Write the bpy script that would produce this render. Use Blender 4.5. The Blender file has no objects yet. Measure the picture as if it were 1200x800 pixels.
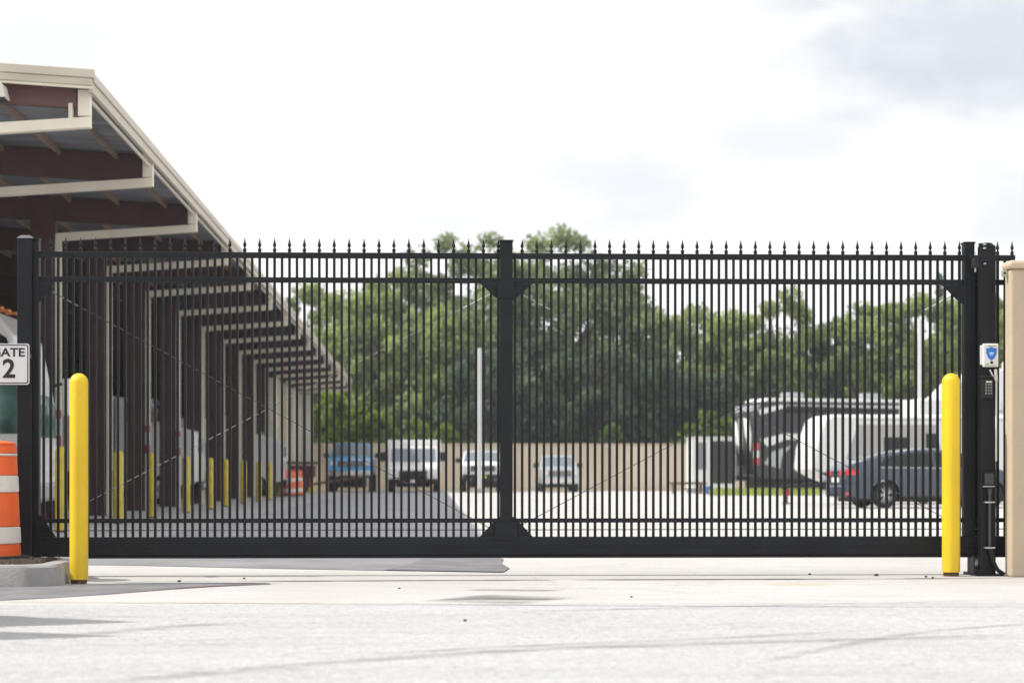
import bpy, bmesh, math, random
from math import radians as R, sin, cos, pi, tan
from mathutils import Vector, Matrix
import numpy as np

random.seed(7)
scene = bpy.context.scene
COL = scene.collection

# ------------------------------------------------------------------ camera geometry (level camera, 75 mm, shifted lens)
TH = R(2.15); FPX = 2500.0; EYE = 0.85; HOR = 556.0
cT, sT = cos(TH), sin(TH)
def WX(px, Y):
    t = (px - 600.0) / FPX
    return Y * (t * cT + sT) / (cT - t * sT)
def WZ(py, X, Y):
    return EYE + (HOR - py) / FPX * (X * sT + Y * cT)

# ------------------------------------------------------------------ materials
def mat(name, col, rough=0.6, metal=0.0, var=0.0, scale=4.0, bump=0.0, bscale=None, spec=0.5, coat=0.0, emit=None, stretch=(1, 1, 1), detail=5):
    m = bpy.data.materials.new(name); m.use_nodes = True
    nt = m.node_tree; b = nt.nodes['Principled BSDF']
    b.inputs['Base Color'].default_value = (*col, 1)
    b.inputs['Roughness'].default_value = rough
    b.inputs['Metallic'].default_value = metal
    b.inputs['Specular IOR Level'].default_value = spec
    b.inputs['Coat Weight'].default_value = coat
    if var or bump:
        tc = nt.nodes.new('ShaderNodeTexCoord'); mp = nt.nodes.new('ShaderNodeMapping')
        mp.inputs['Scale'].default_value = stretch
        nt.links.new(tc.outputs['Object'], mp.inputs[0])
        n = nt.nodes.new('ShaderNodeTexNoise'); n.inputs['Scale'].default_value = scale; n.inputs['Detail'].default_value = detail
        nt.links.new(mp.outputs[0], n.inputs['Vector'])
        if var:
            cr = nt.nodes.new('ShaderNodeValToRGB')
            cr.color_ramp.elements[0].position = 0.3; cr.color_ramp.elements[1].position = 0.7
            cr.color_ramp.elements[0].color = (*[max(0, c * (1 - var)) for c in col], 1)
            cr.color_ramp.elements[1].color = (*[min(1, c * (1 + var)) for c in col], 1)
            nt.links.new(n.outputs['Fac'], cr.inputs[0]); nt.links.new(cr.outputs[0], b.inputs['Base Color'])
        if bump:
            n2 = nt.nodes.new('ShaderNodeTexNoise'); n2.inputs['Scale'].default_value = bscale or scale * 6; n2.inputs['Detail'].default_value = 6
            nt.links.new(mp.outputs[0], n2.inputs['Vector'])
            bp = nt.nodes.new('ShaderNodeBump'); bp.inputs['Strength'].default_value = bump; bp.inputs['Distance'].default_value = 0.01
            nt.links.new(n2.outputs['Fac'], bp.inputs['Height']); nt.links.new(bp.outputs[0], b.inputs['Normal'])
    if emit:
        b.inputs['Emission Color'].default_value = (*emit[:3], 1); b.inputs['Emission Strength'].default_value = emit[3]
    return m

M = {}
M['black_paint'] = mat('black_powder_coat', (0.0075, 0.0088, 0.0118), 0.5, var=0.3, scale=3, bump=0.06, bscale=300, spec=.28)
M['black_plastic'] = mat('black_plastic', (0.012, 0.012, 0.013), 0.5, var=0.2, scale=20, spec=.35)
M['dark_cap'] = mat('grey_cap', (0.11, 0.115, 0.12), 0.5, var=0.15, scale=10)
M['galv'] = mat('galvanised', (0.55, 0.56, 0.57), 0.35, 0.8, var=0.15, scale=12)
M['cable'] = mat('steel_cable', (0.16, 0.16, 0.155), 0.6, 0.0)
M['cable_bright'] = mat('bright_steel_cable', (0.33, 0.33, 0.32), 0.6, 0.0)
M['yellow'] = mat('yellow_sleeve', (0.80, 0.535, 0.008), 0.45, var=0.09, scale=5, bump=0.03, bscale=60, stretch=(1, 1, .3))
M['yellow_old'] = mat('yellow_old', (0.62, 0.48, 0.05), 0.5, var=0.18, scale=4)
M['rust'] = mat('rusty_steel', (0.09, 0.05, 0.03), 0.9, var=0.4, scale=25, bump=0.3)
M['beige_trim'] = mat('beige_trim', (0.82, 0.76, 0.63), 0.5, var=0.07, scale=2)
M['beige_fascia'] = mat('beige_fascia', (0.55, 0.50, 0.41), 0.5, var=0.10, scale=1.2, stretch=(1, .3, 3))
M['maroon'] = mat('maroon_steel', (0.066, 0.027, 0.027), 0.6, var=0.2, scale=2)
M['maroon_lit'] = mat('maroon_steel_lit', (0.13, 0.062, 0.060), 0.55, var=0.15, scale=2)  # lighter copy of the maroon, the near rafter's lit look put into colour
M['deck'] = mat('roof_deck_underside', (0.20, 0.215, 0.24), 0.4, 0.15, var=0.45, scale=1.6, stretch=(.5, 2.2, 1))
M['purlin'] = mat('purlin', (0.22, 0.15, 0.11), 0.6, var=0.2, scale=2)
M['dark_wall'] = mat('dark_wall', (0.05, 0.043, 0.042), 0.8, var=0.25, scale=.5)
M['stucco'] = mat('tan_stucco', (0.52, 0.42, 0.30), 0.85, var=0.05, scale=2.5, bump=0.5, bscale=90)
M['stucco_cap'] = mat('tan_cap', (0.58, 0.47, 0.34), 0.8, var=0.05, scale=3, bump=0.3, bscale=90)
M['far_wall'] = mat('tan_wall_far', (0.66, 0.565, 0.43), 0.9, var=0.09, scale=.5, stretch=(1, 1, .35))
M['far_wall_dark'] = mat('tan_pilaster', (0.58, 0.49, 0.37), 0.9, var=0.1, scale=1)
M['kerb'] = mat('kerb_concrete', (0.31, 0.305, 0.30), 0.9, var=0.18, scale=6, bump=0.5, bscale=70)
M['soil'] = mat('dark_mulch', (0.035, 0.025, 0.02), 1, var=0.5, scale=40, bump=1.0, bscale=60)
M['orange'] = mat('barrel_orange', (0.85, 0.13, 0.02), 0.45, var=0.06, scale=5)
M['refl_white'] = mat('reflective_white', (0.72, 0.70, 0.68), 0.35, var=0.07, scale=90)
M['sign_white'] = mat('sign_white', (0.75, 0.75, 0.77), 0.35, var=0.03, scale=8)
M['ink'] = mat('sign_black', (0.015, 0.015, 0.015), 0.5)
M['shield_blue'] = mat('shield_blue', (0.02, 0.17, 0.62), 0.35, var=0.1, scale=30)
M['pale_blue'] = mat('pale_blue', (0.45, 0.62, 0.78), 0.4)
M['pale_green'] = mat('pale_green', (0.35, 0.48, 0.20), 0.5)
M['white_box'] = mat('white_plastic', (0.72, 0.73, 0.70), 0.4, var=0.04, scale=20)
M['tyre'] = mat('tyre_rubber', (0.018, 0.018, 0.019), 0.85, var=0.3, scale=15)
M['rim'] = mat('alloy_rim', (0.55, 0.55, 0.55), 0.3, 0.7, var=0.1, scale=10)
M['glass'] = mat('dark_glass', (0.010, 0.018, 0.018), 0.08, 0, spec=0.4)
M['glass_green'] = mat('green_tinted_glass', (0.10, 0.20, 0.17), 0.12, 0, spec=0.7, var=0.6, scale=2.2)
M['glass_light'] = mat('windshield_glass', (0.16, 0.19, 0.22), 0.1, 0, spec=0.8)
M['rv_white'] = mat('rv_gelcoat', (0.78, 0.78, 0.77), 0.3, var=0.03, scale=1, coat=0.3)
M['rv_grey'] = mat('rv_grey_panel', (0.42, 0.41, 0.39), 0.4, var=0.04, scale=1)
M['rv_dark'] = mat('rv_charcoal', (0.020, 0.021, 0.025), 0.3, var=0.25, scale=.8, coat=0.4)
M['rv_silver'] = mat('rv_silver', (0.42, 0.43, 0.45), 0.3, 0.3)
M['navy'] = mat('navy_car_paint', (0.024, 0.044, 0.078), 0.22, 0.2, coat=1.0)
M['navy'].node_tree.nodes['Principled BSDF'].inputs['Coat IOR'].default_value = 1.6
M['silver_paint'] = mat('silver_car_paint', (0.52, 0.57, 0.60), 0.3, 0.5, coat=0.7)
M['white_paint'] = mat('white_car_paint', (0.76, 0.76, 0.76), 0.3, coat=0.6)
M['blue_paint'] = mat('bright_blue_paint', (0.07, 0.37, 0.74), 0.35, coat=0.6, var=0.1, scale=2)
M['grey_paint'] = mat('grey_paint', (0.22, 0.23, 0.25), 0.4)
M['chrome'] = mat('chrome', (0.7, 0.7, 0.7), 0.15, 1.0)
M['red_lens'] = mat('red_lens', (0.75, 0.03, 0.025), 0.2, coat=0.5)
M['amber_lens'] = mat('amber_lens', (0.8, 0.22, 0.02), 0.25)
M['clear_lens'] = mat('clear_lens', (0.75, 0.77, 0.8), 0.15)
M['plate'] = mat('number_plate', (0.75, 0.76, 0.7), 0.4)
M['plate_yellow'] = mat('yellow_plate', (0.55, 0.7, 0.05), 0.4)
M['bark'] = mat('bark', (0.10, 0.085, 0.065), 0.95, var=0.35, scale=3, bump=0.6, stretch=(1, 1, .2))
M['pole_white'] = mat('pale_pole', (0.62, 0.62, 0.63), 0.5, var=0.05, scale=2)
M['red_paint'] = mat('red_paint', (0.45, 0.02, 0.03), 0.4)
M['timber'] = mat('brown_timber', (0.16, 0.09, 0.06), 0.8, var=0.25, scale=6)
M['lamp_white'] = mat('lamp_housing', (0.7, 0.68, 0.6), 0.4)

def add_wear(m, col, lo=.60, hi=.70, scale=9, st=(1, 1, .35), amt=.55, height=None):
    nt = m.node_tree; b = nt.nodes['Principled BSDF']; src = b.inputs['Base Color'].links[0].from_socket
    tc = nt.nodes.new('ShaderNodeTexCoord'); mp = nt.nodes.new('ShaderNodeMapping'); mp.inputs['Scale'].default_value = st
    n = nt.nodes.new('ShaderNodeTexNoise'); n.inputs['Scale'].default_value = scale; n.inputs['Detail'].default_value = 9; n.inputs['Roughness'].default_value = .7
    nt.links.new(tc.outputs['Object'], mp.inputs[0]); nt.links.new(mp.outputs[0], n.inputs['Vector'])
    r = nt.nodes.new('ShaderNodeMapRange'); r.inputs[1].default_value = lo; r.inputs[2].default_value = hi; r.inputs[3].default_value = 0; r.inputs[4].default_value = amt
    nt.links.new(n.outputs['Fac'], r.inputs[0]); f = r.outputs[0]
    if height:      # splash dirt that thins out above the ground
        sx = nt.nodes.new('ShaderNodeSeparateXYZ'); nt.links.new(tc.outputs['Object'], sx.inputs[0])
        h = nt.nodes.new('ShaderNodeMapRange'); h.inputs[1].default_value = 0; h.inputs[2].default_value = height; h.inputs[3].default_value = .55; h.inputs[4].default_value = 0
        nt.links.new(sx.outputs['Z'], h.inputs[0])
        mm = nt.nodes.new('ShaderNodeMath'); mm.operation = 'MULTIPLY'; nt.links.new(n.outputs['Fac'], mm.inputs[0]); nt.links.new(h.outputs[0], mm.inputs[1])
        a2 = nt.nodes.new('ShaderNodeMath'); a2.operation = 'MAXIMUM'; nt.links.new(mm.outputs[0], a2.inputs[0]); nt.links.new(f, a2.inputs[1]); f = a2.outputs[0]
    mx = nt.nodes.new('ShaderNodeMix'); mx.data_type = 'RGBA'; nt.links.new(f, mx.inputs[0]); nt.links.new(src, mx.inputs[6]); mx.inputs[7].default_value = (*col, 1)
    nt.links.new(mx.outputs[2], b.inputs['Base Color'])
add_wear(M['yellow'], (.30, .20, .04), .60, .72, 11, (1, 1, .3), .5, .35)
add_wear(M['stucco'], (.33, .27, .20), .54, .75, 2.5, (1.5, 1.5, .4), .35, .30)
add_wear(M['far_wall'], (.40, .33, .25), .50, .72, .8, (1, 1, .3), .5, .6)
add_wear(M['orange'], (.25, .08, .03), .60, .7, 12, (1, 1, .6), .5)
add_wear(M['refl_white'], (.25, .24, .22), .58, .7, 12, (1, 1, .6), .5)
add_wear(M['beige_fascia'], (.28, .24, .19), .56, .75, 1.5, (1, .4, 2), .45)
add_wear(M['rv_white'], (.45, .44, .42), .56, .8, .9, (1, 1, .4), .4)
add_wear(M['black_paint'], (.04, .038, .036), .62, .75, 6, (1, 1, .5), .5)

def leaf_mat(name, c1, c2, scale=.35):
    m = bpy.data.materials.new(name); m.use_nodes = True; nt = m.node_tree
    b = nt.nodes['Principled BSDF']; out = nt.nodes['Material Output']
    geo = nt.nodes.new('ShaderNodeTexCoord')
    n = nt.nodes.new('ShaderNodeTexNoise'); n.inputs['Scale'].default_value = scale; n.inputs['Detail'].default_value = 6; n.inputs['Roughness'].default_value = .7
    nt.links.new(geo.outputs['Object'], n.inputs['Vector'])
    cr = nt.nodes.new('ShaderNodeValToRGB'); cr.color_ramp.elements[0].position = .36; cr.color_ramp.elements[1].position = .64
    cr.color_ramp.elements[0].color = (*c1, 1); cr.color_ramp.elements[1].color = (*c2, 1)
    nt.links.new(n.outputs['Fac'], cr.inputs[0]); nt.links.new(cr.outputs[0], b.inputs['Base Color'])
    b.inputs['Roughness'].default_value = .6; b.inputs['Specular IOR Level'].default_value = .3
    t = nt.nodes.new('ShaderNodeBsdfTranslucent'); nt.links.new(cr.outputs[0], t.inputs[0])
    mx = nt.nodes.new('ShaderNodeMixShader'); mx.inputs[0].default_value = .42
    nt.links.new(b.outputs[0], mx.inputs[1]); nt.links.new(t.outputs[0], mx.inputs[2]); nt.links.new(mx.outputs[0], out.inputs[0])
    return m
M['leaf_oak'] = leaf_mat('oak_leaves', (0.095, 0.140, 0.060), (0.38, 0.45, 0.19))
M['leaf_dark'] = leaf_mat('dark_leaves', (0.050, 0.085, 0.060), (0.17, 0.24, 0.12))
M['leaf_olive'] = leaf_mat('olive_leaves', (0.17, 0.225, 0.075), (0.48, 0.56, 0.19))
M['leaf_lime'] = leaf_mat('lime_leaves', (0.11, 0.18, 0.02), (0.27, 0.38, 0.05), .8)
M['leaf_grass'] = leaf_mat('grass_blades', (0.22, 0.30, 0.05), (0.45, 0.52, 0.14), 1.5)

# ------------------------------------------------------------------ mesh builder
class MB:
    def __init__(s): s.v = []; s.f = []; s.sm = []
    def add(s, vs, fs, smooth=False):
        o = len(s.v); s.v += [tuple(v) for v in vs]
        for f in fs: s.f.append(tuple(i + o for i in f)); s.sm.append(smooth)
        return s
    def box(s, x0, x1, y0, y1, z0, z1):
        return s.add([(x0,y0,z0),(x1,y0,z0),(x1,y1,z0),(x0,y1,z0),(x0,y0,z1),(x1,y0,z1),(x1,y1,z1),(x0,y1,z1)],
              [(0,3,2,1),(4,5,6,7),(0,1,5,4),(1,2,6,5),(2,3,7,6),(3,0,4,7)])
    def tube(s, p, q, r, n=10, r2=None, cap=True):
        p = Vector(p); q = Vector(q); d = (q - p).normalized(); r2 = r if r2 is None else r2
        a = d.orthogonal().normalized(); b = d.cross(a)
        vs = []
        for c, rr in ((p, r), (q, r2)):
            for k in range(n):
                t = 2 * pi * k / n; vs.append(c + a * (cos(t) * rr) + b * (sin(t) * rr))
        s.add(vs, [(k, (k + 1) % n, n + (k + 1) % n, n + k) for k in range(n)], True)
        if cap: s.add(vs, [tuple(range(n))[::-1], tuple(range(n, 2 * n))])
        return s
    def lathe(s, prof, c=(0, 0, 0), n=16, axis='z'):
        vs = []
        for (r, z) in prof:
            for k in range(n):
                t = 2 * pi * k / n; a, b = cos(t) * r, sin(t) * r
                p = (a, b, z) if axis == 'z' else ((a, z, b) if axis == 'y' else (z, a, b))
                vs.append((p[0] + c[0], p[1] + c[1], p[2] + c[2]))
        fs = [(i*n + k, i*n + (k+1) % n, (i+1)*n + (k+1) % n, (i+1)*n + k) for i in range(len(prof)-1) for k in range(n)]
        return s.add(vs, fs, True)
    def prism(s, pts, a, b, axis='y'):
        n = len(pts); vs = []
        for w in (a, b):
            for (u, v) in pts:
                vs.append((u, w, v) if axis == 'y' else ((w, u, v) if axis == 'x' else (u, v, w)))
        return s.add(vs, [tuple(range(n)), tuple(range(2*n-1, n-1, -1))] + [(k, k + n, (k+1) % n + n, (k+1) % n) for k in range(n)])
    def path(s, pts, r, n=8):
        for p, q in zip(pts, pts[1:]): s.tube(p, q, r, n)
        return s
    def build(s, name, m, parent=None, bevel=0, loc=None, sharp=35):
        me = bpy.data.meshes.new(name); me.from_pydata(s.v, [], s.f)
        me.polygons.foreach_set('use_smooth', s.sm)
        bm = bmesh.new(); bm.from_mesh(me)
        bmesh.ops.recalc_face_normals(bm, faces=bm.faces); bm.to_mesh(me); bm.free()
        me.materials.append(m)
        o = bpy.data.objects.new(name, me); COL.objects.link(o)
        if parent: o.parent = parent
        if loc: o.location = loc
        if bevel:
            b = o.modifiers.new('b', 'BEVEL'); b.width = bevel; b.segments = 2; b.limit_method = 'ANGLE'; b.angle_limit = R(50)
        if any(s.sm): me.set_sharp_from_angle(angle=R(sharp))
        return o

def tag(o, label=None, cat=None, group=None, kind=None):
    if label: o['label'] = label
    if cat: o['category'] = cat
    if group: o['group'] = group
    if kind: o['kind'] = kind
    return o
def thing(name, loc, label, cat, group=None, rz=0):
    o = bpy.data.objects.new(name, None); COL.objects.link(o); o.location = loc; o.rotation_euler = (0, 0, rz)
    o.empty_display_size = .2
    return tag(o, label, cat, group)
kids = {}
def dup(root, loc, label, rz=None, scale=None):
    allo = list(COL.objects)
    def cp(o, par):
        c = o.copy(); COL.objects.link(c)
        if par: c.parent = par
        for ch in allo:
            if ch.parent == o: cp(ch, c)
        return c
    r = cp(root, None); r.location = loc; r['label'] = label
    if rz is not None: r.rotation_euler = (0, 0, rz)
    if scale: r.scale = scale
    return r

# ------------------------------------------------------------------ ground
def ground_material(name, base, grit):
    m = bpy.data.materials.new(name); m.use_nodes = True; nt = m.node_tree; L = nt.links
    b = nt.nodes['Principled BSDF']; b.inputs['Roughness'].default_value = .88; b.inputs['Specular IOR Level'].default_value = .3
    tc = nt.nodes.new('ShaderNodeTexCoord')
    def noise(scale, st=(1, 1, 1), det=6, rough=.6, rot=0):
        mp = nt.nodes.new('ShaderNodeMapping'); mp.inputs['Scale'].default_value = st; mp.inputs['Rotation'].default_value = (0, 0, rot)
        L.new(tc.outputs['Object'], mp.inputs[0])
        n = nt.nodes.new('ShaderNodeTexNoise'); n.inputs['Scale'].default_value = scale; n.inputs['Detail'].default_value = det; n.inputs['Roughness'].default_value = rough
        L.new(mp.outputs[0], n.inputs['Vector']); return n.outputs['Fac']
    def ramp(v, p0, p1, a, c):
        r = nt.nodes.new('ShaderNodeMapRange'); r.inputs[1].default_value = p0; r.inputs[2].default_value = p1; r.inputs[3].default_value = a; r.inputs[4].default_value = c
        L.new(v, r.inputs[0]); return r.outputs[0]
    def mul(a, c):
        n = nt.nodes.new('ShaderNodeMath'); n.operation = 'MULTIPLY'; L.new(a, n.inputs[0]); L.new(c, n.inputs[1]); return n.outputs[0]
    v = mul(ramp(noise(.35), .3, .7, .90, 1.04), ramp(noise(3.0, (.35, 1, 1), rot=.15), .3, .72, .93, 1.04))
    v = mul(v, ramp(noise(45, det=5), .3, .7, .82, 1.12))
    v = mul(v, ramp(noise(180, det=3), .3, .7, .84, 1.12))
    if grit:
        vo = nt.nodes.new('ShaderNodeTexVoronoi'); vo.inputs['Scale'].default_value = 38; L.new(tc.outputs['Object'], vo.inputs['Vector'])
        v = mul(v, ramp(vo.outputs['Distance'], .05, .36, .55, 1.06))
        v = mul(v, ramp(noise(14, det=8, rough=.8), .35, .65, .78, 1.14))
        v = mul(v, ramp(noise(.8, (.25, 1.6, 1), rot=.25, det=9, rough=.7), .5, .72, 1.0, .88))
    # hairline cracks
    vc = nt.nodes.new('ShaderNodeTexVoronoi'); vc.feature = 'DISTANCE_TO_EDGE'; vc.inputs['Scale'].default_value = .42
    dn = nt.nodes.new('ShaderNodeTexNoise'); dn.inputs['Scale'].default_value = 1.6; dn.inputs['Detail'].default_value = 6
    L.new(tc.outputs['Object'], dn.inputs['Vector'])
    dm = nt.nodes.new('ShaderNodeMix'); dm.data_type = 'RGBA'; dm.blend_type = 'LINEAR_LIGHT'; dm.inputs[0].default_value = .6
    L.new(tc.outputs['Object'], dm.inputs[6]); L.new(dn.outputs['Color'], dm.inputs[7]); L.new(dm.outputs[2], vc.inputs['Vector'])
    v = mul(v, ramp(vc.outputs['Distance'], .0, .009, .84, 1.0))
    # darker rubbed streaks from turning tyres
    v = mul(v, ramp(noise(1.1, (.12, 2.2, 1), rot=-.12, det=8, rough=.75), .56, .75, 1.0, .72))
    mx = nt.nodes.new('ShaderNodeMix'); mx.data_type = 'RGBA'; mx.blend_type = 'MULTIPLY'; mx.inputs[0].default_value = 1
    mx.inputs[6].default_value = (*base, 1); L.new(v, mx.inputs[7]); L.new(mx.outputs[2], b.inputs['Base Color'])
    bp = nt.nodes.new('ShaderNodeBump'); bp.inputs['Strength'].default_value = .35; bp.inputs['Distance'].default_value = .006
    L.new(noise(140, det=5), bp.inputs['Height']); L.new(bp.outputs[0], b.inputs['Normal'])
    return m
M['concrete'] = ground_material('concrete_yard', (0.525, 0.510, 0.495), .0)
M['road'] = ground_material('street_concrete', (0.472, 0.468, 0.470), 1.0)
g = MB().add([(-200, -60, 0), (200, -60, 0), (200, 400, 0), (-200, 400, 0)], [(0, 1, 2, 3)]).build('ground', M['concrete'])
tag(g, kind='structure')
M['patch_dark'] = mat('dark_ground', (0.165, 0.163, 0.172), .9, var=.25, scale=2.5, bump=.4, bscale=60)
M['asphalt_old'] = mat('old_asphalt', (0.215, 0.212, 0.222), .9, var=.16, scale=1.2, bump=.4, bscale=60)
M['asphalt'] = mat('worn_asphalt', (0.37, 0.37, 0.395), .9, var=.14, scale=.7, bump=.4, bscale=60)
M['apron'] = mat('apron_concrete', (0.46, 0.45, 0.46), .9, var=.1, scale=.6, bump=.3, bscale=60)
def sheet(name, pts, z, m, label=None):
    n = len(pts)
    o = MB().add([(x, y, z) for x, y in pts], [tuple(range(n))]).build(name, m)
    tag(o, label, kind='structure'); return o
sheet('road', [(-60, -40), (60, -40), (60, 14.0), (-60, 14.12)], .0015, M['road'])
sheet('dark_patch', [(-.42, 18.95), (.62, 18.53), (.70, 19.3), (.66, 20.4), (.72, 21.4), (-.1, 21.5), (-.2, 20.2)], .008, M['patch_dark'])
sheet('dark_patch', [(-5.2, 20.7), (-2.9, 20.15), (-1.5, 19.4), (.60, 18.52), (.66, 19.4), (.62, 20.3), (.72, 22.0), (.72, 26.0), (-5.2, 26.0)], .004, M['asphalt_old'])
sheet('asphalt_lane', [(-3.7, 26.0), (.72, 26.0), (.72, 103.5), (-3.7, 103.5)], .004, M['asphalt'])
sheet('shelter_apron', [(-26, 26.0), (-3.7, 26.0), (-3.7, 109.4), (-26, 109.4)], .005, M['apron'])
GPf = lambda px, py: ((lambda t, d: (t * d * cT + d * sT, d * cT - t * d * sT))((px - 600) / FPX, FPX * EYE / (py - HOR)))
sheet('dark_patch', [GPf(-120, 708), GPf(0, 703.5), GPf(60, 700.5), GPf(130, 696), GPf(200, 690.5), GPf(255, 687), GPf(318, 684.3), GPf(312, 682.6), GPf(240, 682.8), GPf(150, 683.3), GPf(100, 684.5), GPf(70, 686.5), GPf(-120, 686.5)], .0035, M['patch_dark'])  # dark wedge sheet tapering along the ground from the kerb
# soft-edged stains, tyre marks, paint ghosts: ribbons a couple of mm above the concrete
def stain_mat(name, col, strength, scale=2.0, st=(1, 1, 1)):
    m = bpy.data.materials.new(name); m.use_nodes = True; nt = m.node_tree; L = nt.links
    b = nt.nodes['Principled BSDF']; b.inputs['Base Color'].default_value = (*col, 1); b.inputs['Roughness'].default_value = .9
    tr = nt.nodes.new('ShaderNodeBsdfTransparent'); mx = nt.nodes.new('ShaderNodeMixShader')
    tc = nt.nodes.new('ShaderNodeTexCoord'); mp = nt.nodes.new('ShaderNodeMapping'); mp.inputs['Scale'].default_value = st
    n = nt.nodes.new('ShaderNodeTexNoise'); n.inputs['Scale'].default_value = scale; n.inputs['Detail'].default_value = 7
    L.new(tc.outputs['Object'], mp.inputs[0]); L.new(mp.outputs[0], n.inputs['Vector'])
    r = nt.nodes.new('ShaderNodeMapRange'); r.inputs[1].default_value = .32; r.inputs[2].default_value = .68; r.inputs[3].default_value = 0; r.inputs[4].default_value = strength
    L.new(n.outputs['Fac'], r.inputs[0]); 
    at = nt.nodes.new('ShaderNodeAttribute'); at.attribute_name = 'edge'
    mu = nt.nodes.new('ShaderNodeMath'); mu.operation = 'MULTIPLY'; L.new(r.outputs[0], mu.inputs[0]); L.new(at.outputs['Fac'], mu.inputs[1])
    L.new(mu.outputs[0], mx.inputs[0]); L.new(tr.outputs[0], mx.inputs[1]); L.new(b.outputs[0], mx.inputs[2])
    L.new(mx.outputs[0], nt.nodes['Material Output'].inputs[0]); return m
M['tyremark'] = stain_mat('tyre_mark', (0.15, 0.15, 0.155), .33, 1.5, (1, 3, 1))
M['joint'] = stain_mat('joint_dirt', (0.06, 0.052, 0.05), 1.15, 1.2)
M['rustline'] = stain_mat('rust_line', (0.22, 0.15, 0.13), .8, 1.2)
M['ghost_yellow'] = stain_mat('faded_yellow', (0.70, 0.60, 0.20), .45, 1.5)
M['oil'] = stain_mat('oil_stain', (0.08, 0.07, 0.065), .9, 1.6, (.5, 1.6, 1))
def ribbon(name, pts, w, m, z=.003):
    mb = MB(); n = len(pts); vals = []
    P = [Vector((x, y, z)) for x, y in pts]
    # resample
    Q = []
    for a, b in zip(P, P[1:]):
        for k in range(12): Q.append(a.lerp(b, k / 12))
    Q.append(P[-1])
    if len(P) > 2:
        for _ in range(25): Q = [Q[0]] + [(Q[i-1] + Q[i] * 2 + Q[i+1]) / 4 for i in range(1, len(Q)-1)] + [Q[-1]]
    vs = []
    for i, q in enumerate(Q):
        d = (Q[min(i+1, len(Q)-1)] - Q[max(i-1, 0)]).normalized(); nn = Vector((-d.y, d.x, 0))
        t = i / (len(Q)-1); e = min(1, 6 * t, 6 * (1 - t))
        for k in (-1, -.4, .4, 1): vs.append(q + nn * (w * .5 * k)); vals.append(e if abs(k) < .9 else 0)
    fs = [(4*i + k, 4*i + k + 1, 4*i + k + 5, 4*i + k + 4) for i in range(len(Q)-1) for k in range(3)]
    o = mb.add(vs, fs).build(name, m)
    at = o.data.attributes.new('edge', 'FLOAT', 'POINT'); at.data.foreach_set('value', vals)
    tag(o, kind='structure'); return o
def GP(px, py):      # ground point under a picture point
    t = (px - 600) / FPX; d = FPX * EYE / (py - HOR)
    return (t * d * cT + d * sT, d * cT - t * d * sT)
ribbon('ground_joint', [GP(85, 682), GP(600, 679.5), GP(1300, 677)], .16, M['joint'])
ribbon('ground_joint', [GP(-60, 706), GP(300, 706.5), GP(640, 709.5), GP(1250, 712)], .10, M['rustline'])
ribbon('tyre_mark', [GP(60, 806), GP(300, 783), GP(600, 761), GP(900, 752), GP(1280, 742)], .24, M['tyremark'])
ribbon('tyre_mark', [GP(420, 768), GP(600, 757), GP(825, 749), GP(1050, 737)], .12, M['tyremark'])
ribbon('tyre_mark', [GP(880, 778), GP(985, 757), GP(1075, 740), GP(1260, 727)], .13, M['tyremark'])
ribbon('tyre_mark', [GP(90, 744), GP(180, 736), GP(320, 727)], .26, M['tyremark'])
ribbon('tyre_mark', [GP(560, 718), GP(800, 712), GP(1210, 702)], .14, M['tyremark'])
ribbon('oil_stain', [GP(525, 700), GP(585, 702), GP(650, 704)], 1.0, M['oil'])
ribbon('oil_stain', [GP(545, 691), GP(660, 692)], .3, M['oil'], .0036)
ribbon('worn_paint_line', [GP(900, 684.5), GP(975, 684.5)], .5, M['ghost_yellow'])
ribbon('worn_paint_line', [GP(120, 694), GP(180, 691), GP(250, 686.5), GP(330, 683.5)], .16, M['rustline'], .0065)

# ------------------------------------------------------------------ kerb and planting island
kp = []
def kerb_outline(inset):
    xr, yf, r = WX(71, 16.45) - inset, 16.25 + inset, .30 - inset * .5
    pts = [(-30, yf)]
    for k in range(9):
        a = -pi/2 + k * pi/2 / 8; pts.append((xr - r + r * cos(a), yf + r + r * sin(a)))
    yb = 18.0 - inset
    for k in range(9):
        a = k * pi/2 / 8; pts.append((xr - r + r * cos(a), yb - r + r * sin(a)))
    pts.append((-30, yb)); return pts
kb = MB(); A = kerb_outline(0); B = kerb_outline(.02); Cc = kerb_outline(.17)
n = len(A); KH = .165
kb.add([(x, y, -.02) for x, y in A] + [(x, y, KH - .02) for x, y in B] + [(x, y, KH) for x, y in kerb_outline(.04)] + [(x, y, KH) for x, y in Cc] + [(x, y, .05) for x, y in Cc],
       [(j*n + i, j*n + i + 1, (j+1)*n + i + 1, (j+1)*n + i) for j in range(4) for i in range(n-1)], True)
tag(kb.build('kerb', M['kerb'], sharp=40), kind='structure')
random.seed(3)
sv = []; sf = []
pts = kerb_outline(.165)
xr = max(p[0] for p in pts)
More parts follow.
